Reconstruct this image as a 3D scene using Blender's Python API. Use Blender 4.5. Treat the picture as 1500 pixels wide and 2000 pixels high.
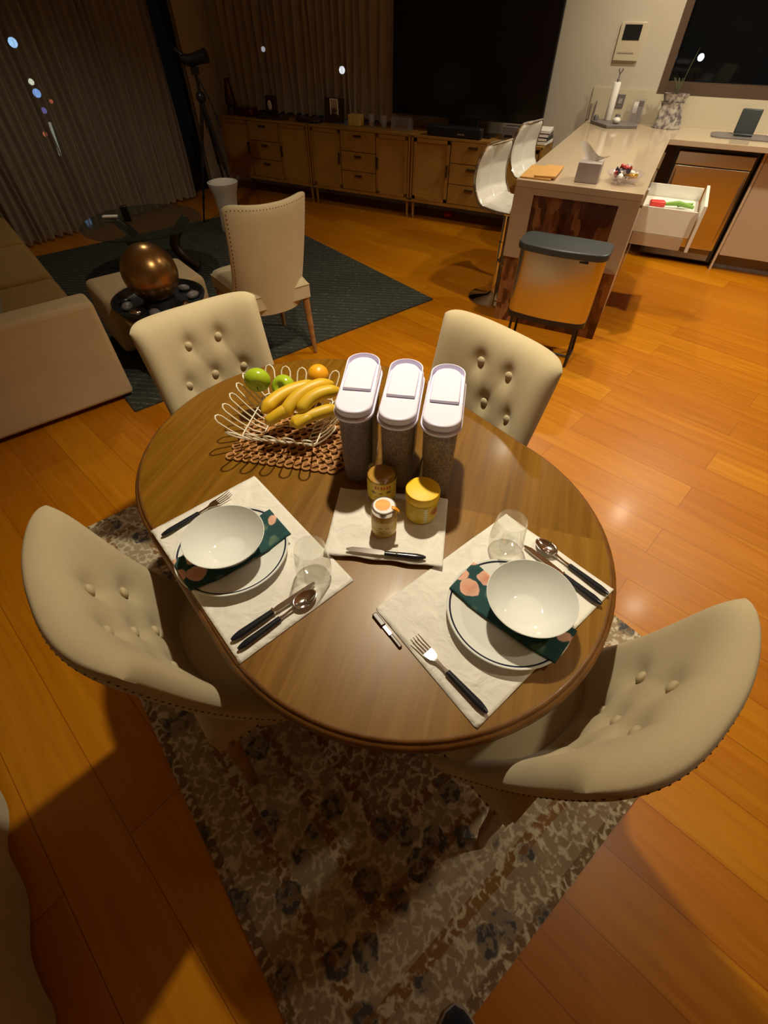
import bpy, bmesh, math, random
from math import sin, cos, pi, radians, sqrt, atan2
from mathutils import Vector, Matrix
random.seed(7)
C = bpy.context.scene.collection
SC = bpy.context.scene
for o in list(bpy.data.objects): bpy.data.objects.remove(o)

# ---------------------------------------------------------------- camera
cam_d = bpy.data.cameras.new('camera'); cam = bpy.data.objects.new('camera', cam_d); C.objects.link(cam)
cam.location = (0, 0, 1.664)
cam.rotation_euler = (radians(90-48.27), 0, 0)
cam_d.sensor_fit = 'VERTICAL'; cam_d.sensor_height = 36.0
cam_d.lens = 36.0*898.5/2000.0
cam_d.clip_start = 0.02; cam_d.clip_end = 100
SC.camera = cam
# ---------------------------------------------------------------- world, exposure
w = bpy.data.worlds.new('night'); SC.world = w; w.use_nodes = True
w.node_tree.nodes['Background'].inputs[0].default_value = (0.003, 0.0038, 0.004, 1)
w.node_tree.nodes['Background'].inputs[1].default_value = 1.0
SC.view_settings.view_transform = 'Standard'; SC.view_settings.look = 'None'
SC.view_settings.gamma = 1; SC.view_settings.use_curve_mapping = False
SC.view_settings.exposure = 0.9
# ---------------------------------------------------------------- downlights (lamps recessed in the ceiling, above the frame; the living-area one is added)
WARM = (1.0, 0.885, 0.65)
CEIL = 2.6
DOWN = [  # x, y, watts, cone degrees
    (0.10, 1.55, 92, 108),
    (1.08, 3.20, 46, 125),
    (2.60, 2.45, 74, 108),
    (2.90, 3.75, 84, 140),
    (1.40, 0.60, 30, 84),
    (-1.75, 4.30, 22, 130),  # added lamp to lift the dim living area, no known source there
    (1.95, 4.75, 34, 140),
]
for i, (x, y, p, cone) in enumerate(DOWN):
    ld = bpy.data.lights.new('downlight_lamp', 'SPOT'); lo = bpy.data.objects.new('downlight_lamp', ld); C.objects.link(lo)
    ld.energy = p; ld.color = WARM; ld.shadow_soft_size = 0.045; ld.spot_size = radians(cone); ld.spot_blend = 0.75
    lo.location = (x, y, CEIL-0.03)

# ---------------------------------------------------------------- frames of reference
ROT_T = atan2(.63, .777)          # the table's own axes: local x = across, local y = along
ROT_K = -atan2(.454, .891)        # the kitchen's and back wall's axes: local x = along the wall, local y = towards the wall
def AB(a, b, z=0): return Vector((-.63*a+.777*b, .777*a+.63*b, z))
def UV(u, v, z=0): return Vector((.454*u+.891*v, .891*u-.454*v, z))

# ---------------------------------------------------------------- materials
def newmat(name):
    m = bpy.data.materials.new(name); m.use_nodes = True
    nt = m.node_tree; return m, nt, nt.nodes['Principled BSDF']
def N(nt, t, **kw):
    n = nt.nodes.new(t)
    for k, v in kw.items():
        if hasattr(n, k): setattr(n, k, v)
        else: n.inputs[k.replace('_', ' ')].default_value = v
    return n
def ramp(nt, stops, interp='LINEAR'):
    r = nt.nodes.new('ShaderNodeValToRGB'); r.color_ramp.interpolation = interp
    e = r.color_ramp.elements
    while len(e) < len(stops): e.new(0.5)
    for i, (p, c) in enumerate(stops):
        e[i].position = p; e[i].color = (c[0], c[1], c[2], 1)
    return r
def coords(nt, rot=0.0, scale=(1, 1, 1), kind='Object'):
    tc = nt.nodes.new('ShaderNodeTexCoord'); mp = nt.nodes.new('ShaderNodeMapping')
    mp.inputs['Rotation'].default_value = (0, 0, rot); mp.inputs['Scale'].default_value = scale
    nt.links.new(tc.outputs[kind], mp.inputs[0]); return mp
def bump(nt, b, height, strength, dist=0.002):
    bp = nt.nodes.new('ShaderNodeBump'); bp.inputs['Strength'].default_value = strength; bp.inputs['Distance'].default_value = dist
    nt.links.new(height, bp.inputs['Height']); nt.links.new(bp.outputs[0], b.inputs['Normal'])
def plain(name, col, rough=0.5, metal=0.0, vary=0.08, scale=12, bmp=0.0, coat=0.0, spec=0.5):
    m, nt, b = newmat(name)
    mp = coords(nt); no = N(nt, 'ShaderNodeTexNoise', Scale=scale, Detail=4.0); nt.links.new(mp.outputs[0], no.inputs['Vector'])
    lo = tuple(c*(1-vary) for c in col); hi = tuple(min(1, c*(1+vary)) for c in col)
    r = ramp(nt, [(0.3, lo), (0.7, hi)]); nt.links.new(no.outputs[0], r.inputs[0]); nt.links.new(r.outputs[0], b.inputs['Base Color'])
    b.inputs['Roughness'].default_value = rough; b.inputs['Metallic'].default_value = metal
    b.inputs['Coat Weight'].default_value = coat; b.inputs['Specular IOR Level'].default_value = spec
    if bmp: bump(nt, b, no.outputs[0], bmp)
    return m
def fabric(name, col, scale=700, vary=0.12, rough=0.9, bmp=0.25):
    m, nt, b = newmat(name)
    mp = coords(nt); no = N(nt, 'ShaderNodeTexNoise', Scale=scale, Detail=2.0); nt.links.new(mp.outputs[0], no.inputs['Vector'])
    n2 = N(nt, 'ShaderNodeTexNoise', Scale=5.0, Detail=3.0); nt.links.new(mp.outputs[0], n2.inputs['Vector'])
    mx = N(nt, 'ShaderNodeMath', operation='ADD'); nt.links.new(no.outputs[0], mx.inputs[0]); nt.links.new(n2.outputs[0], mx.inputs[1])
    r = ramp(nt, [(0.35, tuple(c*(1-vary) for c in col)), (0.65, tuple(min(1, c*(1+vary*.6)) for c in col))])
    hv = N(nt, 'ShaderNodeMath', operation='MULTIPLY'); hv.inputs[1].default_value = .5; nt.links.new(mx.outputs[0], hv.inputs[0])
    nt.links.new(hv.outputs[0], r.inputs[0]); nt.links.new(r.outputs[0], b.inputs['Base Color'])
    b.inputs['Roughness'].default_value = rough; b.inputs['Specular IOR Level'].default_value = 0.25
    b.inputs['Sheen Weight'].default_value = 0.15
    bump(nt, b, no.outputs[0], bmp, 0.0008); return m
def planks(name, c1, c2, c3, length, width, rot, rough=0.3, coat=0.0, gap=0.003, grain=1.0):
    m, nt, b = newmat(name)
    mp = coords(nt, rot)
    br = N(nt, 'ShaderNodeTexBrick', offset=0.37, Scale=1.0); br.inputs['Brick Width'].default_value = length
    br.inputs['Row Height'].default_value = width; br.inputs['Mortar Size'].default_value = gap; br.inputs['Mortar Smooth'].default_value = 0.1
    br.inputs['Color1'].default_value = (0, 0, 0, 1); br.inputs['Color2'].default_value = (1, 1, 1, 1); br.inputs['Mortar'].default_value = (.5, .5, .5, 1)
    nt.links.new(mp.outputs[0], br.inputs['Vector'])
    m2 = nt.nodes.new('ShaderNodeMapping'); m2.inputs['Scale'].default_value = (2.2, 38, 1); nt.links.new(mp.outputs[0], m2.inputs[0])
    off = N(nt, 'ShaderNodeVectorMath', operation='ADD'); nt.links.new(m2.outputs[0], off.inputs[0])
    sc = N(nt, 'ShaderNodeVectorMath', operation='SCALE'); sc.inputs['Scale'].default_value = 7.0; nt.links.new(br.outputs['Color'], sc.inputs[0]); nt.links.new(sc.outputs[0], off.inputs[1])
    g = N(nt, 'ShaderNodeTexNoise', Scale=1.0, Detail=5.0, Roughness=0.6, Distortion=0.6); nt.links.new(off.outputs[0], g.inputs['Vector'])
    a = N(nt, 'ShaderNodeMath', operation='MULTIPLY'); a.inputs[1].default_value = 0.34; nt.links.new(br.outputs['Color'], a.inputs[0])
    a2 = N(nt, 'ShaderNodeMath', operation='MULTIPLY_ADD'); a2.inputs[1].default_value = 0.8*grain; nt.links.new(g.outputs[0], a2.inputs[0]); nt.links.new(a.outputs[0], a2.inputs[2])
    r = ramp(nt, [(0.25, c1), (0.55, c2), (0.85, c3)]); nt.links.new(a2.outputs[0], r.inputs[0])
    dk = N(nt, 'ShaderNodeMix', data_type='RGBA'); nt.links.new(br.outputs['Fac'], dk.inputs['Factor'])
    nt.links.new(r.outputs[0], dk.inputs['A']); dk.inputs['B'].default_value = (c1[0]*.72, c1[1]*.72, c1[2]*.72, 1)
    nt.links.new(dk.outputs['Result'], b.inputs['Base Color'])
    rr = N(nt, 'ShaderNodeMath', operation='MULTIPLY_ADD'); rr.inputs[1].default_value = 0.15; rr.inputs[2].default_value = rough-.07
    nt.links.new(g.outputs[0], rr.inputs[0]); nt.links.new(rr.outputs[0], b.inputs['Roughness'])
    b.inputs['Coat Weight'].default_value = coat; b.inputs['Coat Roughness'].default_value = 0.15; b.inputs['Specular IOR Level'].default_value = .32
    bump(nt, b, g.outputs[0], 0.12, 0.001); return m
def glass(name, tint=(1, 1, 1), rough=0.0, ior=1.45):
    m, nt, b = newmat(name); b.inputs['Base Color'].default_value = (*tint, 1); b.inputs['Transmission Weight'].default_value = 1
    b.inputs['Roughness'].default_value = rough; b.inputs['IOR'].default_value = ior
    return m
def thin_clear(name, tint, fac, rough=0.08):
    m, nt, b = newmat(name)
    b.inputs['Base Color'].default_value = (*tint, 1); b.inputs['Roughness'].default_value = rough
    tr = nt.nodes.new('ShaderNodeBsdfTransparent'); tr.inputs[0].default_value = (.97, .96, .97, 1); mx = nt.nodes.new('ShaderNodeMixShader'); mx.inputs[0].default_value = fac
    out = nt.nodes['Material Output']; nt.links.new(tr.outputs[0], mx.inputs[1]); nt.links.new(b.outputs[0], mx.inputs[2]); nt.links.new(mx.outputs[0], out.inputs[0]); return m
def emit(name, col, s):
    m, nt, b = newmat(name); b.inputs['Base Color'].default_value = (0, 0, 0, 1); b.inputs['Emission Color'].default_value = (*col, 1); b.inputs['Emission Strength'].default_value = s; return m

M = {}
M['floor'] = planks('bamboo_floor', (.37, .110, .0005), (.45, .150, .001), (.55, .215, .003), 1.85, .19, radians(43.5), rough=.38, coat=.05, gap=.0015, grain=1.0)
M['table'] = planks('table_wood', (.12, .050, .002), (.20, .088, .004), (.28, .135, .010), 9, 9, radians(57-90), rough=.36, coat=.08, gap=0.0, grain=1.1)
M['table_edge'] = plain('table_edge_wood', (.17, .070, .014), .38, vary=.25, scale=20, coat=.1)
M['leg_wood'] = plain('chair_leg_oak', (.36, .18, .06), .4, vary=.25, scale=25)
M['cream'] = fabric('cream_linen', (.55, .455, .28))
M['sofa'] = fabric('sofa_linen', (.55, .42, .24))
M['gold_throw'] = fabric('golden_throw', (.30, .18, .05), scale=120, bmp=.5)
M['grey_cushion'] = fabric('grey_cushion', (.26, .21, .13), scale=200)
M['nail'] = plain('antique_nail', (.12, .08, .04), .35, .9)
M['wall'] = plain('wall_paint', (.58, .53, .44), .85, vary=.02, scale=3, bmp=.03)
M['ceiling'] = plain('ceiling_paint', (.75, .72, .66), .9, vary=.02)
M['white'] = plain('white_plastic', (.83, .79, .96), .28, vary=.02)
M['white_gloss'] = plain('white_lacquer', (.80, .78, .72), .2, vary=.02)
M['porcelain'] = plain('white_porcelain', (.82, .84, .80), .06, vary=.01, coat=.5)
M['navy'] = plain('navy_glaze', (.02, .022, .05), .12, vary=.02)
M['black'] = plain('black_plastic', (.012, .013, .016), .32, vary=.05)
M['blackhandle'] = plain('black_handle', (.014, .016, .022), .22, vary=.05)
M['charcoal'] = plain('charcoal_lid', (.035, .042, .045), .38, vary=.05)
M['steel'] = plain('polished_steel', (.62, .58, .55), .14, 1.0, vary=.03)
M['chrome'] = plain('chrome', (.8, .8, .8), .05, 1.0, vary=.0)
M['wire'] = plain('cream_wire', (.85, .78, .62), .3, vary=.02)
M['stone'] = plain('beige_quartz', (.56, .44, .31), .12, vary=.04, scale=60, coat=.2)
M['cab'] = plain('cabinet_beige', (.50, .38, .26), .35, vary=.02)
M['splash'] = plain('backsplash', (.62, .56, .42), .25, vary=.02)
M['bronze'] = plain('bronze_window_frame', (.13, .085, .06), .4, .3, vary=.05)
M['darkglass'] = plain('night_glass', (.004, .006, .005), .03, vary=.0, spec=.6)
M['screen'] = plain('tv_screen', (.003, .003, .003), .12, vary=.0)
M['oak'] = plain('oak_veneer', (.37, .19, .035), .5, vary=.12, scale=9)
M['oak_dark'] = plain('oak_shadow_gap', (.16, .085, .03), .6, vary=.1)
M['cane'] = fabric('cane_panel', (.42, .23, .045), scale=260, bmp=.6, vary=.2)
M['glass'] = glass('clear_glass')
def mk_thinglass():
    m, nt, b = newmat('thin_glass')
    tr = nt.nodes.new('ShaderNodeBsdfTransparent'); tr.inputs[0].default_value = (.97, .97, .96, 1)
    gl = nt.nodes.new('ShaderNodeBsdfGlossy'); gl.inputs['Roughness'].default_value = .03; gl.inputs[0].default_value = (1, 1, .97, 1)
    lw = nt.nodes.new('ShaderNodeLayerWeight'); lw.inputs[0].default_value = .28
    rp = ramp(nt, [(0.0, (.05, .05, .05)), (.5, (.15, .15, .15)), (1.0, (.9, .9, .9))]); nt.links.new(lw.outputs['Facing'], rp.inputs[0])
    mx = nt.nodes.new('ShaderNodeMixShader'); nt.links.new(rp.outputs[0], mx.inputs[0]); nt.links.new(tr.outputs[0], mx.inputs[1]); nt.links.new(gl.outputs[0], mx.inputs[2])
    nt.links.new(mx.outputs[0], nt.nodes['Material Output'].inputs[0]); return m
M['thinglass'] = mk_thinglass()
M['tableglass'] = thin_clear('smoked_table_glass', (.03, .04, .03), .45, .05)
M['yellow'] = plain('yellow_lid', (.95, .60, .002), .5, vary=.02)
M['red'] = plain('red_plastic', (.6, .03, .02), .4, vary=.05)
M['green'] = plain('green_plastic', (.18, .35, .05), .5, vary=.1)
M['kraft'] = plain('kraft_paper', (.62, .33, .09), .7, vary=.05)
M['tissue'] = plain('white_tissue', (.90, .88, .84), .8, vary=.02)
M['lilac'] = plain('lilac_carton', (.40, .34, .34), .6, vary=.08)
M['darkred'] = plain('dark_red_glass', (.06, .008, .008), .15, vary=.2)
M['darkwood'] = plain('dark_brown_wood', (.045, .022, .012), .35, vary=.2)
M['grey'] = plain('grey_slate', (.17, .15, .15), .45, vary=.12)
M['orange_fruit'] = plain('orange_peel', (.88, .40, .01), .38, vary=.08, scale=60, bmp=.3)
M['outside'] = plain('night_outside', (.004, .005, .007), .9, vary=.0)
M['shoe'] = fabric('navy_shoe_knit', (.015, .02, .045), scale=300)
M['sole'] = plain('grey_sole', (.35, .31, .28), .6)
M['skin'] = plain('skin', (.55, .32, .2), .5, vary=.04)

def mk_curtain(name, col, fac):
    m, nt, b = newmat(name)
    mp = coords(nt, 0, (90, 90, 3)); no = N(nt, 'ShaderNodeTexNoise', Scale=4.0, Detail=2.0); nt.links.new(mp.outputs[0], no.inputs['Vector'])
    r = ramp(nt, [(0.3, tuple(c*.85 for c in col)), (0.7, col)]); nt.links.new(no.outputs[0], r.inputs[0]); nt.links.new(r.outputs[0], b.inputs['Base Color'])
    b.inputs['Roughness'].default_value = .9; b.inputs['Specular IOR Level'].default_value = .1
    tr = nt.nodes.new('ShaderNodeBsdfTransparent'); mx = nt.nodes.new('ShaderNodeMixShader'); mx.inputs[0].default_value = fac
    nt.links.new(tr.outputs[0], mx.inputs[1]); nt.links.new(b.outputs[0], mx.inputs[2]); nt.links.new(mx.outputs[0], nt.nodes['Material Output'].inputs[0]); return m
M['curtain'] = mk_curtain('sheer_curtain', (.50, .43, .34), .72)
M['curtain_near'] = mk_curtain('curtain_cloth', (.62, .58, .45), .97)

def mk_brushed():
    m, nt, b = newmat('brushed_steel')
    mp = coords(nt, 0, (3, 3, 260)); no = N(nt, 'ShaderNodeTexNoise', Scale=3.0, Detail=3.0); nt.links.new(mp.outputs[0], no.inputs['Vector'])
    r = ramp(nt, [(0.2, (.58, .55, .50)), (0.8, (.70, .67, .62))]); nt.links.new(no.outputs[0], r.inputs[0]); nt.links.new(r.outputs[0], b.inputs['Base Color'])
    b.inputs['Metallic'].default_value = 1; b.inputs['Roughness'].default_value = .26
    tg = nt.nodes.new('ShaderNodeTangent'); tg.direction_type = 'RADIAL'; tg.axis = 'Z'; nt.links.new(tg.outputs[0], b.inputs['Tangent'])
    b.inputs['Anisotropic'].default_value = .8
    return m
M['brushed'] = mk_brushed()
def mk_linen():
    m, nt, b = newmat('placemat_linen')
    mp = coords(nt)
    wv = N(nt, 'ShaderNodeTexNoise', Scale=16.0, Detail=3.0, Distortion=1.0); nt.links.new(mp.outputs[0], wv.inputs['Vector'])
    r = ramp(nt, [(0.3, (.76, .73, .66)), (0.7, (.86, .83, .76))]); nt.links.new(wv.outputs[0], r.inputs[0]); nt.links.new(r.outputs[0], b.inputs['Base Color'])
    b.inputs['Roughness'].default_value = .9; b.inputs['Specular IOR Level'].default_value = .2
    bump(nt, b, wv.outputs[0], .7, .012); return m
M['linen'] = mk_linen()
def mk_napkin():
    m, nt, b = newmat('floral_napkin')
    mp = coords(nt)
    nz = N(nt, 'ShaderNodeTexNoise', Scale=22.0, Detail=2.0); nt.links.new(mp.outputs[0], nz.inputs['Vector'])
    ad = N(nt, 'ShaderNodeVectorMath', operation='MULTIPLY_ADD'); ad.inputs[1].default_value = (.035, .035, 0); nt.links.new(nz.outputs['Color'], ad.inputs[0]); nt.links.new(mp.outputs[0], ad.inputs[2])
    v = N(nt, 'ShaderNodeTexVoronoi', Scale=21.0); nt.links.new(ad.outputs[0], v.inputs['Vector'])
    r = ramp(nt, [(0.0, (.75, .30, .18)), (0.42, (.78, .46, .34)), (0.46, (.016, .07, .07)), (1.0, (.012, .055, .058))]); nt.links.new(v.outputs['Distance'], r.inputs[0])
    # only some cells carry a blossom, the others a pale green leaf
    sp = nt.nodes.new('ShaderNodeSeparateColor'); nt.links.new(v.outputs['Color'], sp.inputs[0])
    gt = N(nt, 'ShaderNodeMath', operation='GREATER_THAN'); gt.inputs[1].default_value = .33; nt.links.new(sp.outputs[0], gt.inputs[0])
    r2 = ramp(nt, [(0.0, (.09, .15, .10)), (0.36, (.10, .17, .12)), (0.42, (.016, .07, .07)), (1.0, (.012, .055, .058))]); nt.links.new(v.outputs['Distance'], r2.inputs[0])
    mx = N(nt, 'ShaderNodeMix', data_type='RGBA'); nt.links.new(gt.outputs[0], mx.inputs['Factor']); nt.links.new(r2.outputs[0], mx.inputs['A']); nt.links.new(r.outputs[0], mx.inputs['B'])
    nt.links.new(mx.outputs['Result'], b.inputs['Base Color']); b.inputs['Roughness'].default_value = .9; return m
M['napkin'] = mk_napkin()
def mk_rug():
    """patterned rug: a field and a border of bands, set by the distance from the rug's own edge"""
    m, nt, b = newmat('persian_rug')
    tc = nt.nodes.new('ShaderNodeTexCoord'); sp = nt.nodes.new('ShaderNodeSeparateXYZ'); nt.links.new(tc.outputs['Object'], sp.inputs[0])
    def ma(op, a, c=None):
        n = N(nt, 'ShaderNodeMath', operation=op)
        for i, q in enumerate((a, c)):
            if q is None: continue
            if isinstance(q, (int, float)): n.inputs[i].default_value = q
            else: nt.links.new(q, n.inputs[i])
        return n.outputs[0]
    dx = ma('SUBTRACT', .80, ma('ABSOLUTE', sp.outputs[0])); dy = ma('SUBTRACT', 1.11, ma('ABSOLUTE', sp.outputs[1]))
    d = ma('MINIMUM', dx, dy)
    # base colour per band
    band = ramp(nt, [(0.0, (.20, .13, .07)), (0.025, (.32, .24, .15)), (0.125, (.25, .13, .05)), (0.16, (.36, .29, .19)), (0.275, (.25, .13, .05)), (0.31, (.34, .27, .17)), (0.40, (.22, .11, .045)), (0.43, (.26, .17, .09)), (.8, (.26, .17, .09))], 'CONSTANT')
    nt.links.new(d, band.inputs[0])
    # scrolls: distorted voronoi edges give cream tracery, cells give dark flowers
    nz = N(nt, 'ShaderNodeTexNoise', Scale=24.0, Detail=3.0); nt.links.new(tc.outputs['Object'], nz.inputs['Vector'])
    ad = N(nt, 'ShaderNodeVectorMath', operation='MULTIPLY_ADD'); ad.inputs[1].default_value = (.05, .05, 0); nt.links.new(nz.outputs['Color'], ad.inputs[0]); nt.links.new(tc.outputs['Object'], ad.inputs[2])
    ve = N(nt, 'ShaderNodeTexVoronoi', Scale=34.0, feature='DISTANCE_TO_EDGE'); nt.links.new(ad.outputs[0], ve.inputs['Vector'])
    er = ramp(nt, [(0.07, (1, 1, 1)), (0.20, (0, 0, 0))]); nt.links.new(ve.outputs['Distance'], er.inputs[0])
    wear = N(nt, 'ShaderNodeTexNoise', Scale=48.0, Detail=4.0); nt.links.new(tc.outputs['Object'], wear.inputs['Vector'])
    wr = ramp(nt, [(0.43, (0, 0, 0)), (0.55, (1, 1, 1))]); nt.links.new(wear.outputs[0], wr.inputs[0])
    f1 = ma('MULTIPLY', er.outputs[0], wr.outputs[0])
    mx = N(nt, 'ShaderNodeMix', data_type='RGBA'); nt.links.new(f1, mx.inputs['Factor']); nt.links.new(band.outputs[0], mx.inputs['A']); mx.inputs['B'].default_value = (.60, .53, .38, 1)
    vf = N(nt, 'ShaderNodeTexVoronoi', Scale=8.5); nt.links.new(ad.outputs[0], vf.inputs['Vector'])
    fr = ramp(nt, [(0.0, (1, 1, 1)), (0.10, (.3, .3, .3)), (0.16, (1, 1, 1)), (0.30, (1, 1, 1)), (0.36, (0, 0, 0))]); nt.links.new(vf.outputs['Distance'], fr.inputs[0])
    f2 = ma('MULTIPLY', fr.outputs[0], ma('ADD', .25, wr.outputs[0]))
    m2 = N(nt, 'ShaderNodeMix', data_type='RGBA'); nt.links.new(ma('MULTIPLY', f2, .8), m2.inputs['Factor']); nt.links.new(mx.outputs['Result'], m2.inputs['A']); m2.inputs['B'].default_value = (.085, .08, .085, 1)
    nt.links.new(m2.outputs['Result'], b.inputs['Base Color'])
    b.inputs['Roughness'].default_value = .95; b.inputs['Specular IOR Level'].default_value = .1
    bump(nt, b, wear.outputs[0], .5, .003); return m
M['rug'] = mk_rug()
def mk_darkrug():
    m, nt, b = newmat('charcoal_rug')
    mp = coords(nt)
    wv = N(nt, 'ShaderNodeTexWave', Scale=9.0, Distortion=2.5, Detail=3.0, bands_direction='DIAGONAL'); nt.links.new(mp.outputs[0], wv.inputs['Vector'])
    no = N(nt, 'ShaderNodeTexNoise', Scale=55.0, Detail=4.0); nt.links.new(mp.outputs[0], no.inputs['Vector'])
    mu = N(nt, 'ShaderNodeMath', operation='MULTIPLY'); nt.links.new(wv.outputs[1], mu.inputs[0]); nt.links.new(no.outputs[0], mu.inputs[1])
    r = ramp(nt, [(0.30, (.045, .047, .040)), (0.55, (.078, .080, .066)), (.68, (.20, .20, .18))]); nt.links.new(mu.outputs[0], r.inputs[0]); nt.links.new(r.outputs[0], b.inputs['Base Color'])
    b.inputs['Roughness'].default_value = .95; b.inputs['Specular IOR Level'].default_value = .1; bump(nt, b, no.outputs[0], .5, .003); return m
M['darkrug'] = mk_darkrug()
def mk_acacia():
    m, nt, b = newmat('acacia_panel')
    mp = coords(nt)
    v = N(nt, 'ShaderNodeTexVoronoi', Scale=9.0); v.distance = 'CHEBYCHEV'
    ms = nt.nodes.new('ShaderNodeMapping'); ms.inputs['Scale'].default_value = (2.2, 1, .8); nt.links.new(mp.outputs[0], ms.inputs[0]); nt.links.new(ms.outputs[0], v.inputs['Vector'])
    n2 = N(nt, 'ShaderNodeTexNoise', Scale=6.0, Detail=6.0, Distortion=1.5); nt.links.new(ms.outputs[0], n2.inputs['Vector'])
    sp = nt.nodes.new('ShaderNodeSeparateColor'); nt.links.new(v.outputs['Color'], sp.inputs[0])
    a = N(nt, 'ShaderNodeMath', operation='MULTIPLY_ADD'); a.inputs[1].default_value = .45; nt.links.new(sp.outputs[0], a.inputs[0])
    a2 = N(nt, 'ShaderNodeMath', operation='MULTIPLY'); a2.inputs[1].default_value = .7; nt.links.new(n2.outputs[0], a2.inputs[0]); nt.links.new(a2.outputs[0], a.inputs[2])
    r = ramp(nt, [(0.2, (.035, .010, .006)), (0.5, (.13, .042, .018)), (.8, (.36, .16, .06))]); nt.links.new(a.outputs[0], r.inputs[0]); nt.links.new(r.outputs[0], b.inputs['Base Color'])
    b.inputs['Roughness'].default_value = .3; return m
M['acacia'] = mk_acacia()
def mk_copper():
    m, nt, b = newmat('aged_copper')
    mp = coords(nt); no = N(nt, 'ShaderNodeTexNoise', Scale=6.0, Detail=5.0, Distortion=.8); nt.links.new(mp.outputs[0], no.inputs['Vector'])
    r = ramp(nt, [(0.3, (.24, .15, .055)), (0.55, (.36, .20, .07)), (.75, (.40, .32, .20))]); nt.links.new(no.outputs[0], r.inputs[0]); nt.links.new(r.outputs[0], b.inputs['Base Color'])
    b.inputs['Metallic'].default_value = .85; b.inputs['Roughness'].default_value = .28; bump(nt, b, no.outputs[0], .15, .01); return m
M['copper'] = mk_copper()
def mk_two(name, c1, c2, scale, rough=.5, stops=(.45, .55), kind='noise', metal=0):
    m, nt, b = newmat(name); mp = coords(nt)
    t = N(nt, 'ShaderNodeTexNoise', Scale=scale, Detail=4.0) if kind == 'noise' else N(nt, 'ShaderNodeTexVoronoi', Scale=scale)
    nt.links.new(mp.outputs[0], t.inputs['Vector']); r = ramp(nt, [(stops[0], c1), (stops[1], c2)]); nt.links.new(t.outputs[0], r.inputs[0]); nt.links.new(r.outputs[0], b.inputs['Base Color'])
    b.inputs['Roughness'].default_value = rough; b.inputs['Metallic'].default_value = metal; bump(nt, b, t.outputs[0], .4, .004); return m
M['muesli_dark'] = mk_two('dark_cereal', (.06, .028, .018), (.20, .11, .055), 210, .8)
M['muesli_mid'] = mk_two('brown_cereal', (.10, .055, .02), (.30, .18, .07), 210, .8)
M['muesli_gold'] = mk_two('golden_cereal', (.13, .075, .015), (.40, .27, .07), 210, .8)
M['banana'] = mk_two('banana_skin', (.72, .44, .015), (.60, .40, .02), 9, .45, (.4, .7))
M['apple'] = mk_two('green_apple_skin', (.36, .50, .015), (.48, .60, .05), 7, .22, (.35, .7))
M['honey'] = mk_two('honey_jar_fill', (.50, .26, .03), (.62, .36, .06), 8, .15, (.3, .7))
M['gold_label'] = mk_two('gold_paper_label', (.66, .42, .06), (.72, .55, .22), 40, .5, (.4, .6))
M['yellow_label'] = mk_two('yellow_paper_label', (.72, .50, .02), (.80, .62, .10), 25, .45, (.4, .6))
M['bag'] = mk_two('patterned_bag', (.14, .12, .13), (.52, .47, .42), 28, .4, (.4, .6))
M['clear'] = thin_clear('clear_plastic', (.55, .50, .52), .22)
M['trivet'] = plain('bamboo_rings', (.50, .24, .09), .5, vary=.2, scale=40)
M['wrap1'] = plain('foil_wrapper_white', (.8, .78, .74), .3); M['wrap2'] = plain('foil_wrapper_gold', (.75, .42, .05), .3, .3)
M['wrap3'] = plain('foil_wrapper_navy', (.06, .05, .10), .3); M['wrap4'] = plain('foil_wrapper_red', (.5, .06, .05), .3)
M['leaf'] = plain('dry_leaf', (.08, .08, .04), .7, vary=.3)
M['photo'] = mk_two('photo_print', (.10, .06, .04), (.55, .42, .26), 14, .3)

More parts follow.
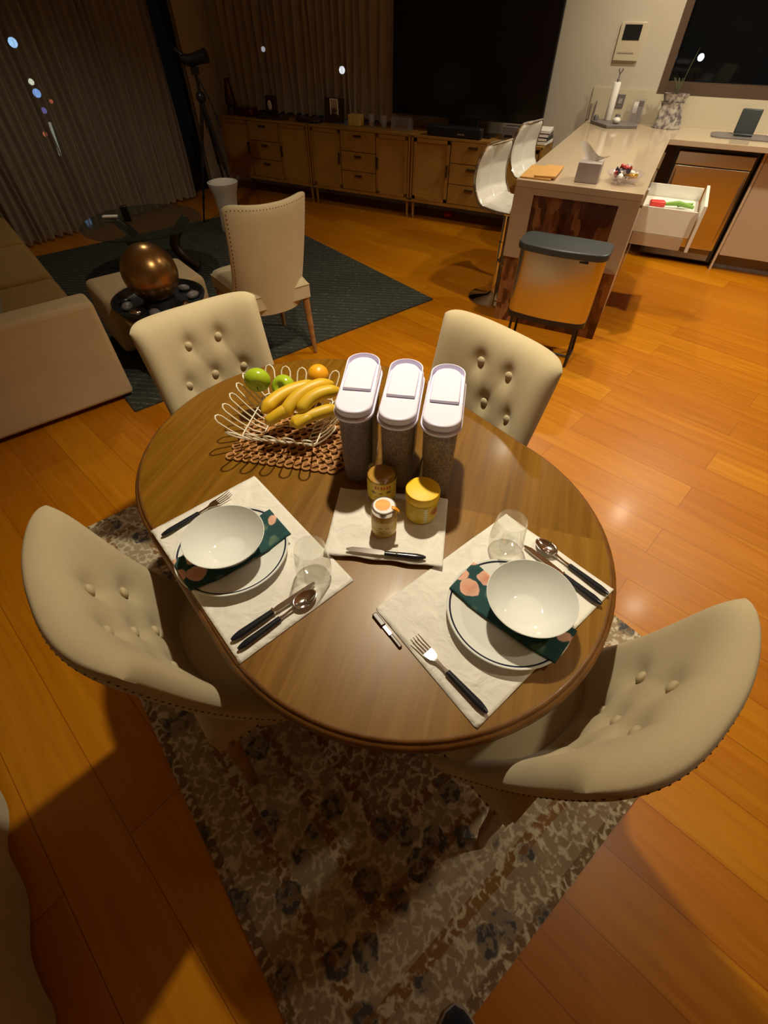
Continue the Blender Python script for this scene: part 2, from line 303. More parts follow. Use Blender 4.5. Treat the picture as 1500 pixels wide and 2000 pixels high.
# ---------------------------------------------------------------- mesh builder
class MB:
    def __init__(s): s.v = []; s.f = []
    def add(s, vs, fs):
        n = len(s.v); s.v += [tuple(v) for v in vs]; s.f += [tuple(n+i for i in f) for f in fs]; return s
    def box(s, c, d, rot=None, taper=1.0):
        x, y, z = d[0]/2, d[1]/2, d[2]/2
        vs = [Vector((i*x*(taper if k < 0 else 1), j*y*(taper if k < 0 else 1), k*z)) for k in (-1, 1) for j in (-1, 1) for i in (-1, 1)]
        if rot is not None: vs = [rot @ v for v in vs]
        vs = [v+Vector(c) for v in vs]
        return s.add(vs, [(0, 2, 3, 1), (4, 5, 7, 6), (0, 1, 5, 4), (2, 6, 7, 3), (0, 4, 6, 2), (1, 3, 7, 5)])
    def tube(s, pts, r, n=10, closed=False, caps=True):
        pts = [Vector(p) for p in pts]; m = len(pts); rs = r if isinstance(r, (list, tuple)) else [r]*m
        t0 = (pts[1]-pts[0]).normalized(); nv = t0.orthogonal().normalized(); rings = []
        for i, p in enumerate(pts):
            if closed: t = (pts[(i+1) % m]-pts[i-1]).normalized()
            else: t = (pts[min(i+1, m-1)]-pts[max(i-1, 0)]).normalized()
            nv = (nv-t*nv.dot(t)); nv = nv.normalized() if nv.length > 1e-8 else t.orthogonal().normalized()
            bn = t.cross(nv)
            rings.append([p+(nv*cos(2*pi*k/n)+bn*sin(2*pi*k/n))*rs[i] for k in range(n)])
        vs = [v for rg in rings for v in rg]; fs = []
        for i in range(m if closed else m-1):
            j = (i+1) % m
            for k in range(n): fs.append((i*n+k, i*n+(k+1) % n, j*n+(k+1) % n, j*n+k))
        if caps and not closed: fs.append(tuple(range(n-1, -1, -1))); fs.append(tuple((m-1)*n+k for k in range(n)))
        return s.add(vs, fs)
    def lathe(s, prof, n=48, c=(0, 0, 0), sx=1, sy=1):
        vs = []; fs = []; m = len(prof)
        for r, z in prof:
            for k in range(n): vs.append((c[0]+max(r, 1e-5)*cos(2*pi*k/n)*sx, c[1]+max(r, 1e-5)*sin(2*pi*k/n)*sy, c[2]+z))
        for i in range(m-1):
            for k in range(n): fs.append((i*n+k, i*n+(k+1) % n, (i+1)*n+(k+1) % n, (i+1)*n+k))
        return s.add(vs, fs)
    def prism(s, outline, z0, z1, ins=0.0):
        n = len(outline); vs = [(x, y, z0) for x, y in outline]+[(x, y, z1) for x, y in outline]
        fs = [tuple(range(n-1, -1, -1)), tuple(range(n, 2*n))]+[(i, (i+1) % n, n+(i+1) % n, n+i) for i in range(n)]
        return s.add(vs, fs)
    def sphere(s, c, r, n=24, m=14, sc=(1, 1, 1)):
        prof = [(r*sin(pi*i/m), -r*cos(pi*i/m)) for i in range(m+1)]; k0 = len(s.v)
        s.lathe(prof, n)
        for i in range(k0, len(s.v)): x, y, z = s.v[i]; s.v[i] = (x*sc[0]+c[0], y*sc[1]+c[1], z*sc[2]+c[2])
        return s
    def grid(s, fn, nu, nv, flip=False):
        vs = [fn(i/nu, j/nv) for j in range(nv+1) for i in range(nu+1)]; fs = []
        for j in range(nv):
            for i in range(nu):
                a = j*(nu+1)+i; q = (a, a+1, a+nu+2, a+nu+1); fs.append(q[::-1] if flip else q)
        return s.add(vs, fs)
    def build(s, name, mat, parent=None, smooth=True, bevel=0, sub=0, loc=None, rotz=None, weld=False, solid=0, seg=3):
        me = bpy.data.meshes.new(name); me.from_pydata(s.v, [], s.f)
        bm = bmesh.new(); bm.from_mesh(me)
        if weld: bmesh.ops.remove_doubles(bm, verts=bm.verts, dist=1e-5)
        bmesh.ops.recalc_face_normals(bm, faces=bm.faces); bm.to_mesh(me); bm.free()
        me.materials.append(mat if not isinstance(mat, str) else M[mat])
        if smooth:
            for p in me.polygons: p.use_smooth = True
        o = bpy.data.objects.new(name, me); C.objects.link(o)
        if parent is not None: o.parent = parent
        if loc is not None: o.location = loc
        if rotz is not None: o.rotation_euler = (0, 0, rotz)
        if solid: md = o.modifiers.new('s', 'SOLIDIFY'); md.thickness = solid; md.offset = 0
        if bevel: md = o.modifiers.new('b', 'BEVEL'); md.width = bevel; md.segments = seg; md.limit_method = 'ANGLE'; md.angle_limit = radians(40)
        if sub: md = o.modifiers.new('u', 'SUBSURF'); md.levels = sub; md.render_levels = sub
        if smooth and not sub:
            try: me.set_sharp_from_angle(angle=radians(42))
            except Exception: pass
        return o
def tag(o, label, cat, group=None, kind=None):
    o['label'] = label; o['category'] = cat
    if group: o['group'] = group
    if kind: o['kind'] = kind
    return o
def thing(name, label, cat, loc=(0, 0, 0), rotz=0, group=None):
    o = bpy.data.objects.new(name, None); C.objects.link(o); o.location = loc; o.rotation_euler = (0, 0, rotz); o.empty_display_size = .05
    return tag(o, label, cat, group)
def struct(o): o['kind'] = 'structure'; return o
def dup(root, loc, rotz, label, group=None, scale=None):
    r = root.copy(); C.objects.link(r); r.location = loc; r.rotation_euler = (0, 0, rotz); r['label'] = label
    if scale: r.scale = scale
    if group: r['group'] = group
    for ch in list(root.children):
        c = ch.copy(); C.objects.link(c); c.parent = r
        for g in list(ch.children):
            d = g.copy(); C.objects.link(d); d.parent = c
    return r
def rrect(w, d, r, n=6, cx=0, cy=0):
    out = []
    for (sx, sy, a0) in ((1, 1, 0), (-1, 1, 90), (-1, -1, 180), (1, -1, 270)):
        for k in range(n+1):
            a = radians(a0+90*k/n); out.append((cx+sx*(w/2-r)+r*cos(a), cy+sy*(d/2-r)+r*sin(a)))
    return out
def arc(c, r, a0, a1, n): return [(c[0]+r*cos(radians(a0+(a1-a0)*i/n)), c[1]+r*sin(radians(a0+(a1-a0)*i/n))) for i in range(n+1)]

# ================================================================ THE ROOM
def quadbox(p, q, z0, z1, th, side=1):
    """upright slab from p to q (xy), thickness th to the left (side=1) or right"""
    p = Vector(p[:2]); q = Vector(q[:2]); d = (q-p).normalized(); n = Vector((-d.y, d.x))*th*side
    o = [p, q, q+n, p+n]
    return [(v.x, v.y) for v in o], z0, z1
def slab(name, pieces, mat, **k):
    m = MB()
    for (p, q, z0, z1, th, side) in pieces:
        o, a, b_ = quadbox(p, q, z0, z1, th, side)
        if side < 0: o = o[::-1]
        m.prism(o, a, b_)
    return struct(m.build(name, mat, smooth=False, **k))

P_corner = Vector((-1.985, 7.575, 0))        # corner of the window wall and the back wall
dW = Vector((.5611, .8278, 0)); nW = Vector((-.8278, .5611, 0))
P_left_far = P_corner-dW*3.55                # where the window wall meets the left wall
floor_o = [(-6, -3.2), (6.5, -3.2), (6.5, 9), (-6, 9)]
struct(MB().prism(floor_o, -.1, 0).build('floor', 'floor', smooth=False))
struct(MB().prism(floor_o, CEIL, CEIL+.1).build('ceiling', 'ceiling', smooth=False))
# back wall (TV and kitchen), with the kitchen window opening
WU = 5.86
def K(v, u=WU): return UV(u, v)
v0 = -5.30
slab('wall_back', [(K(v0), K(-4.72), 0, CEIL, .15, 1), (K(-4.72), K(-3.02), 0, .25, .15, 1), (K(-4.72), K(-3.02), 2.35, CEIL, .15, 1),
                   (K(-3.02), K(-.33), 0, CEIL, .15, 1), (K(-.33), K(2.6), 0, 1.10, .15, 1),
                   (K(-.33), K(2.6), 2.25, CEIL, .15, 1), (K(2.6), K(4.2), 0, CEIL, .15, 1)], 'wall')
# window wall on the far left: sill strip, lintel, short return by the corner
W0 = P_corner; W1 = P_corner-dW*.50; W2 = P_left_far
slab('wall_far_left', [(W1, W0, 0, CEIL, .12, 1), (W2, W1, 2.45, CEIL, .12, 1)], 'wall')
# left wall behind the near curtain, right wall, wall behind the photographer
L1p = AB(-2.6, -.93); L2p = AB(5.6, -.93)
slab('wall_left', [(L1p, L2p, 0, CEIL, .1, 1)], 'wall')
slab('wall_left_return', [(L2p, (W2.x, W2.y), 0, CEIL, .1, 1)], 'wall')
slab('wall_right', [(K(4.2), UV(-3.2, 4.2), 0, CEIL, .1, 1)], 'wall')
slab('wall_behind', [(UV(-3.2, 4.2), (L1p.x, L1p.y), 0, CEIL, .1, 1)], 'wall')
# baseboards where they show
slab('baseboard_back', [(K(v0, WU-.004), K(-.86, WU-.004), 0, .09, .012, -1)], 'white_gloss')

# far-left window: dark frame posts, rails and night glass
def at(p, t, off=0): q = p+nW*off; return q
wn = thing('window_1', '', 'window'); del wn['label']; del wn['category']; struct(wn)
m = MB()
pp = [W1-dW*.0, W1-dW*1.45, W2]
for q in pp:
    o, a, b_ = quadbox(q-dW*.05, q+dW*.05, 0, 2.45, .09, 1); m.prism(o, a, b_)
for z0_, z1_ in ((0, .07), (2.38, 2.45)):
    o, a, b_ = quadbox(W2, W1, z0_, z1_, .09, 1); m.prism(o, a, b_)
m.build('window_frame', 'black', wn, smooth=False)
m = MB(); o, a, b_ = quadbox(W2+nW*.03, W1+nW*.03, .07, 2.38, .008, 1); m.prism(o, a, b_)
M['nightpane'] = thin_clear('night_pane', (.004, .005, .006), .55, .03)
m.build('window_pane', 'nightpane', wn, smooth=False)
# window behind the second curtain
wn2 = thing('window_2', '', 'window'); del wn2['label']; del wn2['category']; struct(wn2)
m = MB()
for va, vb, za, zb in ((-4.72, -4.67, .25, 2.35), (-3.07, -3.02, .25, 2.35), (-4.72, -3.02, .25, .30), (-4.72, -3.02, 2.30, 2.35), (-4.01, -3.96, .25, 2.35)):
    o, a, b_ = quadbox(K(va, WU+.03), K(vb, WU+.03), za, zb, .06, 1); m.prism(o, a, b_)
m.build('window_frame', 'black', wn2, smooth=False)
m = MB(); o, a, b_ = quadbox(K(-4.69, WU+.05), K(-3.05, WU+.05), .28, 2.33, .008, 1); m.prism(o, a, b_); m.build('window_pane', 'nightpane', wn2, smooth=False)
# kitchen window
wn3 = thing('window_3', '', 'window'); del wn3['label']; del wn3['category']; struct(wn3)
m = MB()
for va, vb, za, zb, uu, dd in ((-.33, -.27, 1.10, 2.25, WU-.005, .12), (-.27, 2.6, 1.10, 1.18, WU-.005, .12), (-.27, 2.6, 2.19, 2.25, WU-.005, .12), (1.1, 1.15, 1.18, 2.19, WU+.03, .06)):
    o, a, b_ = quadbox(K(va, uu), K(vb, uu), za, zb, dd, 1); m.prism(o, a, b_)
m.build('window_frame', 'bronze', wn3, smooth=False)
m = MB(); o, a, b_ = quadbox(K(-.27, WU+.08), K(2.6, WU+.08), 1.18, 2.19, .008, 1); m.prism(o, a, b_); m.build('window_pane', 'nightpane', wn3, smooth=False)

# curtains
def curtain(name, p, q, z0, z1, folds, amp, mat, label, seed=1, group=None):
    rnd = random.Random(seed); p = Vector(p); q = Vector(q); L = (q-p).length; d = (q-p).normalized(); n = Vector((-d.y, d.x, 0))
    ph = []; x = 0
    while x < 1: ph.append(x); x += (1/folds)*rnd.uniform(.65, 1.35)
    am = [rnd.uniform(.6, 1.1) for _ in ph]+[1]
    ph.append(1.0)
    def fn(s, t):
        k = 0
        while k < len(ph)-2 and s > ph[k+1]: k += 1
        l = (s-ph[k])/max(1e-6, ph[k+1]-ph[k])
        off = sin(2*pi*l)*amp*am[k]*(.75+.35*(1-t))
        sd = .012*sin(9*t+k*1.7)*(1-t)
        return p+d*(L*s+sd)+n*off+Vector((0, 0, z0+(z1-z0)*t+.012*sin(2*pi*l+1)*(1-t)))
    o = MB().grid(fn, folds*14, 14).build(name, mat)
    tag(o, label, 'curtain', group); return o
Ca = P_left_far+dW*.05-nW*.17; Cb = Vector((-2.335, 6.70, 0))
curtain('curtain', Ca, Cb, .03, 2.5, 34, .035, 'curtain', 'full-height sheer brown curtain over the far left window, night lights shining through', 3)
curtain('curtain', UV(5.66, -4.93), UV(5.66, -2.70), .77, 2.5, 24, .028, 'curtain', 'sheer curtain hanging on the back wall behind the sideboards, left of the television', 5)
curtain('curtain', AB(-1.6, -.735), AB(1.6, -.735), .02, 2.45, 12, .008, 'curtain_near', 'pale pleated curtain edge at the bottom left corner, beside the bare floor', 8)

# lights of the town outside the windows
def lamp_out(p, r, col, s, label):
    o = thing('street_light', label, 'light', (p[0], p[1], 0), 0, 'distant street lights outside the windows')
    MB().sphere((0, 0, p[2]), r, 12, 8).build('lantern', emit('street_glow', col, s), o)
    MB().tube([(0, 0, 0), (0, 0, p[2]-r*.8)], .008, 6).build('pole', 'outside', o)
def beyond(px_dir, dist): return Vector((0, 0, 1.664))+Vector(px_dir)*dist
LIGHTS = []
import itertools
def pixdir(x, y):   # used only to list the bearings of the street lights seen from the dining table
    p = radians(48.27); f = Vector((0, cos(p), -sin(p))); up = Vector((0, sin(p), cos(p)))
    d = Vector((1, 0, 0))*((x-750)/898.5)-up*((y-1000)/898.5)+f; return d.normalized()
SL = [((25, 83), 8.6, .045, (.35, .65, 1), 9, 'brightest bluish street light seen through the far left curtain, highest of them'),
      ((61, 160), 8.6, .03, (.9, .95, .7), 6, 'pale street light through the far left curtain just above a blue one'),
      ((72, 182), 8.5, .042, (.25, .5, 1), 6, 'blue street light seen through the far left curtain, below a pale one'),
      ((86, 216), 8.4, .03, (.3, .3, .9), 2.5, 'dim violet street light through the far left curtain'),
      ((100, 198), 8.4, .02, (.9, .2, .1), 3, 'small red street light right of the violet one behind the left curtain'),
      ((88, 262), 8.2, .024, (.9, .25, .1), 3, 'small red street light low behind the left curtain'),
      ((514, 96), 9.6, .03, (.9, .95, 1), 3, 'faint white light through the curtain left of the television'),
      ((668, 137), 8.6, .04, (.9, .95, 1), 8, 'small white light through the curtain above the picture frame'),
      ((1369, 112), 9.5, .038, (.75, .85, 1), 9, 'bright bluish street light in the kitchen window')]
for px, dist, r, col, s, lb in SL:
    lamp_out(beyond(pixdir(*px), dist), r, col, s, lb)
# lit road streak behind the far left curtain
a_ = beyond(pixdir(97, 240), 8.3); b_ = beyond(pixdir(118, 303), 8.1)
tag(MB().tube([a_, b_], .016, 8).build('light_strip', emit('strip_glow', (.75, .85, .65), 2.0)), 'thin slanting strip of light outside behind the far left curtain', 'light')

# ceiling fittings of the lamps
fit = None
for i, (x, y, p, cn) in enumerate(DOWN):
    lb = ['round recessed downlight in the ceiling over the dining table', 'round recessed downlight in the ceiling by the bar stools', 'round recessed downlight in the ceiling over the open kitchen floor', 'round recessed downlight in the ceiling over the dishwasher', 'round recessed downlight in the ceiling right of the dining table', 'added round downlight in the ceiling over the charcoal rug, brightening the living area', 'round recessed downlight in the ceiling near the intercom wall'][i]
    if fit is None:
        fit = thing('downlight', lb, 'ceiling light', (x, y, CEIL), 0, 'ceiling downlights')
        MB().lathe([(.040, -.028), (.042, -.002), (.055, -.004), (.055, 0)], 32).build('trim_ring', 'white_gloss', fit)
    else: dup(fit, (x, y, CEIL), 0, lb)

# ================================================================ KITCHEN
KR = ROT_K
def kthing(name, label, cat, u, v, z=0, rot=0, group=None): return thing(name, label, cat, UV(u, v, z), KR+rot, group)
# worktop: one continuous L-shaped slab with the waterfall end
def Kp(pts): return [(UV(u, v).x, UV(u, v).y) for u, v in pts]
wt = kthing('worktop', 'beige stone worktop running from the island end to the window wall', 'worktop', 3.485, -.46)
def kl(u, v): return (v+.46, u-3.485)     # kitchen (u,v) -> local xy of things rooted at the island end
m = MB(); out = [kl(3.485, -.84), kl(3.485, -.085), kl(5.24, -.085), kl(5.24, 3.4), kl(5.85, 3.4), kl(5.85, -.84)]
m.prism(out, .862, .90); m.build('countertop', 'stone', wt, smooth=False, bevel=.003)
m = MB()
for va, vb in ((-.84, -.715), (-.20, -.085)):
    m.box(((va+vb)/2+.46, .012, (.455+.862)/2), (vb-va, .024, .407))
m.box(((-.715-.20)/2+.46, .012, .845), (.515, .024, .034))
m.build('end_apron', 'cab', wt, smooth=False)
isl = kthing('kitchen_island', 'kitchen island clad with dark patchy wood at its end behind the steel bin', 'cabinet', 3.51, -.46)
def il(u, v): return (v+.46, u-3.51)
m = MB(); m.box((0, .012, .43), (.745, .022, .86)); m.build('end_panel', 'acacia', isl, smooth=False)
m = MB(); m.box((-.075, 1.18, .43), (.33, 2.31, .859)); m.box((.14, .22, .43), (.43, .39, .859)); m.box((.14, 1.66, .43), (.43, 1.30, .859)); m.box((.14, .70, .24), (.43, .6, .47)); m.build('body', 'cab', isl, smooth=False)
m = MB()
for (ua, ub, za, zb) in ((3.53, 3.93, .12, .855), (4.515, 5.15, .12, .48), (4.515, 5.15, .49, .855), (3.94, 4.505, .12, .475)):
    f_ = MB().box((.362, (ua+ub)/2-3.51, (za+zb)/2), (.018, ub-ua-.006, zb-za-.006)).build('drawer_front', 'cab', isl, smooth=False, bevel=.002)
    MB().box((.378, (ua+ub)/2-3.51, zb-.03), (.014, (ub-ua)*.9, .014)).build('handle', 'oak_dark', f_, smooth=False)
# the open drawer
dr = MB()
DX0, DX1 = -.09+.46, .262+.46; DY0, DY1 = 3.985-3.51, 4.475-3.51
dr.box(((DX0+DX1)/2, DY0, .655), (DX1-DX0, .014, .15)); dr.box(((DX0+DX1)/2, DY1, .67), (DX1-DX0, .014, .18)); dr.box((DX0, (DY0+DY1)/2, .655), (.014, DY1-DY0, .15)); dr.box(((DX0+DX1)/2, (DY0+DY1)/2, .678), (DX1-DX0, DY1-DY0, .012))
drw = dr.build('open_drawer', 'white_gloss', isl, smooth=False)
MB().box((.29+.46-.008, (3.95+4.50)/2-3.51, .64), (.020, .55, .27)).build('drawer_front', 'white_gloss', drw, smooth=False, bevel=.002)
MB().box(((DX0+DX1)/2-.01, DY0-.001, .54), (DX1-DX0-.03, .02, .075)).build('drawer_runner', 'cab', drw, smooth=False)
# things in the drawer
tag(MB().box((0, 0, 0), (.10, .06, .035)).build('dish_brush', 'red', bevel=.012, loc=UV(4.20, .0, .703), rotz=KR+.2), 'red plastic tool at the back of the open drawer', 'utensil')
m = MB(); m.tube([(-.10, 0, 0), (0, .015, .012), (.10, -.01, .004)], [.008, .016, .010]); m.tube([(.0, .02, 0), (.09, .05, .01)], [.012, .008])
tag(m.build('kitchen_gadget', 'green', loc=UV(4.20, .13, .702), rotz=KR), 'green kitchen gadget lying in the open drawer', 'utensil')

# fitted cupboards right of the dishwasher
cb = kthing('base_cabinet', 'plain beige base cabinet at the right edge beside the dishwasher', 'cabinet', 5.34, .64)
MB().box((1.3, .24, .50), (2.6, .50, .72)).build('body', 'cab', cb, smooth=False)
MB().box((.45, -.009, .492), (.89, .018, .73)).build('door', 'cab', cb, smooth=False, bevel=.002)
MB().box((1.36, -.009, .492), (.89, .018, .73)).build('door', 'cab', cb, smooth=False, bevel=.002)
MB().box((1.3, .07, .07), (2.6, .02, .135)).build('plinth', 'grey', cb, smooth=False)
MB().box((-.012, .22, .43), (.018, .48, .86)).build('side_panel', 'stone', cb, smooth=False)
# dishwasher
dw = kthing('dishwasher', 'stainless steel dishwasher under the stone worktop, beyond the open drawer', 'dishwasher', 5.35, .30)
MB().box((0, .26, .44), (.60, .48, .80)).build('body', 'black', dw, smooth=False)
m = MB(); m.box((0, -.012, .435), (.56, .022, .585)); m.build('door', 'brushed', dw, bevel=.006)
for sx in (-1, 1):
    MB().tube([(sx*.262, -.020, .16), (sx*.262, -.034, .22), (sx*.262, -.036, .62), (sx*.262, -.022, .70)], [.004, .009, .009, .004], 8).build('edge_rib', 'steel', dw)
MB().box((0, -.010, .775), (.56, .02, .085)).build('control_panel', 'brushed', dw, bevel=.004)
MB().box((0, .0, .725), (.56, .012, .012)).build('panel_gap', 'black', dw)
MB().box((0, .03, .09), (.54, .02, .085)).build('kick_plate', 'cab', dw)
# backsplash
slab('trim_1', [(K(-.86, WU-.001), K(-.335, WU-.001), .90, 1.12, .010, -1), (K(-.335, WU-.001), K(2.6, WU-.001), .90, 1.10, .010, -1)], 'splash')
# intercom on the wall
ic = kthing('intercom', 'white wall panel with a square dark screen left of the kitchen window', 'intercom', WU, -.665, 1.42)
MB().box((0, -.011, -.01), (.20, .022, .23)).build('casing', 'splash', ic, bevel=.004)
MB().box((0, -.023, .045), (.135, .004, .09)).build('screen', 'black', ic, smooth=False)
MB().box((-.01, -.023, -.075), (.13, .004, .008)).build('speaker_slot', 'lilac', ic, smooth=False)
# sockets
sk = kthing('wall_socket', 'grey square power socket on the splashback behind the white roll holder', 'socket', WU-.011, -.63, 1.04)
MB().box((0, -.004, 0), (.115, .008, .09)).build('plate', 'grey', sk, bevel=.003)
m = MB(); m.box((-.025, -.009, 0), (.03, .003, .035)); m.box((.025, -.009, 0), (.03, .003, .035)); m.build('socket_insert', 'lilac', sk, smooth=False)
hd = kthing('leaflet_holder', 'clear acrylic holder with a white card on the worktop against the splashback', 'holder', 5.80, -.44, .90)
MB().box((0, .01, .085), (.10, .006, .17)).build('back_plate', 'clear', hd, smooth=False); MB().box((0, -.02, .06), (.10, .005, .12)).build('front_plate', 'clear', hd, smooth=False)
MB().box((0, -.005, .002), (.10, .05, .004)).build('base', 'clear', hd, smooth=False)
MB().box((-.02, -.006, .11), (.035, .005, .075)).build('card', 'tissue', hd, smooth=False); MB().box((.022, -.004, .09), (.04, .012, .13)).build('leaflets', 'grey', hd, smooth=False)
# grey slab with holder, utensils, white roll
brd = MB().prism([(-.19, .02), (-.02, -.17), (.22, -.06), (.20, .08), (.05, .14), (-.15, .12)], 0, .022).build('slate_board', 'grey', loc=UV(5.62, -.60, .901), rotz=KR, bevel=.004)
tag(brd, 'dark grey serving slab near the window wall end of the worktop', 'board')
ph = kthing('paper_towel_holder', 'white kitchen roll on an upright holder with a dark finial, on the grey slab', 'paper towel', 5.70, -.655, .924)
MB().lathe([(0, 0), (.028, 0), (.030, .004), (.030, .245), (.026, .25), (0, .25)], 24).build('paper_roll', 'tissue', ph)
m = MB(); m.tube([(0, 0, .25), (0, 0, .31)], .005); m.sphere((0, 0, .265), .012, 12, 8); m.tube([(0, 0, .30), (-.012, 0, .32), (-.014, 0, .335)], .005); m.tube([(0, 0, .30), (.012, 0, .32), (.016, 0, .335)], .005); m.build('finial', 'grey', ph)
m = MB(); m.lathe([(0, 0), (.022, 0), (.024, .02), (.016, .035), (0, .036)], 20); tag(m.build('salt_cellar', 'grey', loc=UV(5.66, -.75, .924)), 'small dark grinder at the left edge of the grey slab', 'grinder')
m = MB(); m.tube([(0, 0, 0), (.004, 0, .09), (.006, 0, .13)], [.008, .009, .004]); m.tube([(-.03, .01, 0), (-.032, .01, .11)], [.007, .006]); tag(m.build('kitchen_knives', 'grey', loc=UV(5.63, -.78, .924)), 'two dark upright handles beside the white kitchen roll', 'utensil')
tag(MB().lathe([(0, 0), (.02, 0), (.022, .03), (.018, .04), (0, .042)], 20).build('spice_pot', 'grey', loc=UV(5.73, -.58, .924)), 'small dark pot right of the white kitchen roll', 'pot')
tag(MB().sphere((0, 0, .016), .032, 20, 12, (1, 1, .7)).build('egg_timer', 'white_gloss', loc=UV(5.56, -.56, .929)), 'round white dome on the grey slab', 'kitchen timer')
# patterned bag with dried plant behind
bg = kthing('gift_bag', 'grey and white patterned bag standing on the worktop below the window corner', 'bag', 5.70, -.165, .90)
def bagf(s, t):
    a = 2*pi*s; w_ = .115*(1-.38*t)+.02*(t > .8)*(t-.8)*5; return Vector((w_*cos(a)*(1+.08*sin(3*a+5*t)), w_*.55*sin(a)*(1+.1*sin(4*a)), .002+.17*t))
MB().grid(bagf, 32, 10).build('bag_body', 'bag', bg)
MB().grid(lambda s, t: Vector(((.075+.02*t)*cos(2*pi*s)*(1+.1*sin(5*2*pi*s)), (.042+.012*t)*sin(2*pi*s), .165+.06*t)), 30, 4).build('bag_collar', 'bag', bg)
m = MB()
for k in range(7):
    a = random.uniform(-.5, .5); m.tube([(0, 0, .2), (a*.06, 0, .27), (a*.14, .0, .32)], [.004, .007, .002], 6)
m.tube([(.0, .01, .2), (.03, .02, .40), (.05, .03, .50)], [.003, .003, .001], 6); m.build('dried_stems', 'leaf', bg)
# dark mat and phone dock
mt = MB().prism(rrect(.52, .26, .07, 8), 0, .005).build('drying_mat', 'grey', loc=UV(5.58, .46, .901), rotz=KR); tag(mt, 'dark rounded mat on the worktop at the right edge', 'mat')
dk = kthing('tablet', 'black tablet leaning upright on the dark mat', 'tablet', 5.60, .43, .907)
MB().box((0, 0, .008), (.13, .10, .014)).build('dock', 'charcoal', dk, bevel=.005)
MB().box((0, .03, .085), (.145, .014, .155), Matrix.Rotation(radians(-14), 3, 'X')).build('screen', 'charcoal', dk, bevel=.012)
tag(MB().box((0, 0, 0), (.14, .06, .012)).build('white_card', 'tissue', loc=UV(5.66, .68, .914), rotz=KR-.2, bevel=.003), 'white flat packet on the dark mat at the right edge of the frame', 'packet')
# on the island end
ev = MB(); ev.prism([(-.10, -.17), (.09, -.165), (.075, .19), (-.11, .16)], 0, .008); ev.prism([(-.015, -.165), (.112, -.14), (.10, .16), (-.01, .15)], .008, .020)
tag(ev.build('envelope', 'kraft', loc=UV(3.69, -.73, .901), rotz=KR, smooth=False, bevel=.002), 'brown paper envelopes stacked at the near left corner of the island worktop', 'envelope')
tb = kthing('tissue_box', 'lilac tissue box with a white tissue rising from it on the island', 'tissue box', 3.64, -.44, .901, .05)
MB().box((0, 0, .05), (.135, .135, .10)).build('carton', 'lilac', tb, bevel=.004)
def tisf(s, t):
    return Vector(((s-.5)*(.05+.15*t), .012*sin(5*s+1)*(.5+t)+.02*t*(s-.5), .096+.10*t*(1-.55*s)*(.75+.25*cos(6*(s-.2)))))
MB().grid(tisf, 20, 10).build('tissue', 'tissue', tb)
tag(MB().box((0, 0, 0), (.09, .07, .004)).build('sachet', 'tissue', loc=UV(3.74, -.335, .99), rotz=KR, bevel=.001), 'small white sachet with a grey mark lying against the tissue box', 'sachet') if False else None
bw = kthing('candy_bowl', 'clear glass bowl heaped with wrapped sweets on the island corner', 'bowl', 3.70, -.235, .901)
MB().lathe([(0, .004), (.05, .002), (.075, .012), (.10, .035), (.112, .05), (.109, .052), (.096, .038), (.07, .018), (.045, .010), (0, .010)], 40).build('glass_dish', 'clear', bw)
rnd = random.Random(4)
CAND = [('wrap1', 'white'), ('wrap2', 'gold'), ('wrap3', 'dark'), ('wrap4', 'red')]
for k in range(16):
    a = rnd.uniform(0, 2*pi); r = rnd.uniform(0, .065); mm, nm = CAND[(k*3+k//4) % 4]
    m = MB(); m.sphere((0, 0, 0), .016, 12, 8, (1.5, 1, .75)); m.tube([(-.02, 0, 0), (-.034, 0, 0)], [.004, .014], 8); m.tube([(.02, 0, 0), (.034, 0, 0)], [.004, .014], 8)
    o = m.build('sweet', mm, loc=UV(3.70+r*sin(a), -.235+r*cos(a), .925+.045*(1-r/.065)+rnd.uniform(-.004, .01)), rotz=rnd.uniform(0, 6)); o.rotation_euler[1] = rnd.uniform(-.4, .4)
    tag(o, nm+' foil-wrapped sweet in the glass bowl on the island', 'sweet', nm+' sweets in the glass bowl')

# steel bin on a black stand
bn = kthing('rubbish_bin', 'brushed steel rubbish bin with black lid on tall black legs at the island end', 'bin', 3.165, -.40)
o_ = rrect(.525, .255, .05, 8)
def bulge(w_, d_, rr_, b_):
    out = []
    for (x, y) in rrect(w_, d_, rr_, 8): out.append((x, y))
    res = []
    for i, (x, y) in enumerate(out):
        res.append((x, y)); nx_, ny_ = out[(i+1) % len(out)]
        if abs(ny_-y) < 1e-6 and abs(nx_-x) > .1:
            for k in range(1, 24): res.append((x+(nx_-x)*k/24, y))
    return [(x, y-(b_*cos(pi*x/w_) if y < 0 else -b_*.3*cos(pi*x/w_))) for x, y in res]
MB().prism(bulge(.50, .21, .05, .030), .285, .655).build('body', 'brushed', bn, bevel=.0)
MB().prism(bulge(.505, .215, .05, .030), .255, .288).build('base_band', 'black', bn)
MB().prism(bulge(.525, .235, .055, .030), .655, .695).build('lid', 'charcoal', bn, bevel=.008)
MB().box((.14, -.128, .645), (.05, .006, .008)).build('badge', 'black', bn)
for sx in (-1, 1):
    m = MB(); m.tube([(sx*.205, -.10, .257), (sx*.212, -.125, .008), (sx*.212, .125, .008), (sx*.205, .10, .257)], .009, 10); m.build('leg', 'black', bn)
MB().tube([(-.21, 0, .012), (.21, 0, .012)], .007).build('cross_bar', 'black', bn)

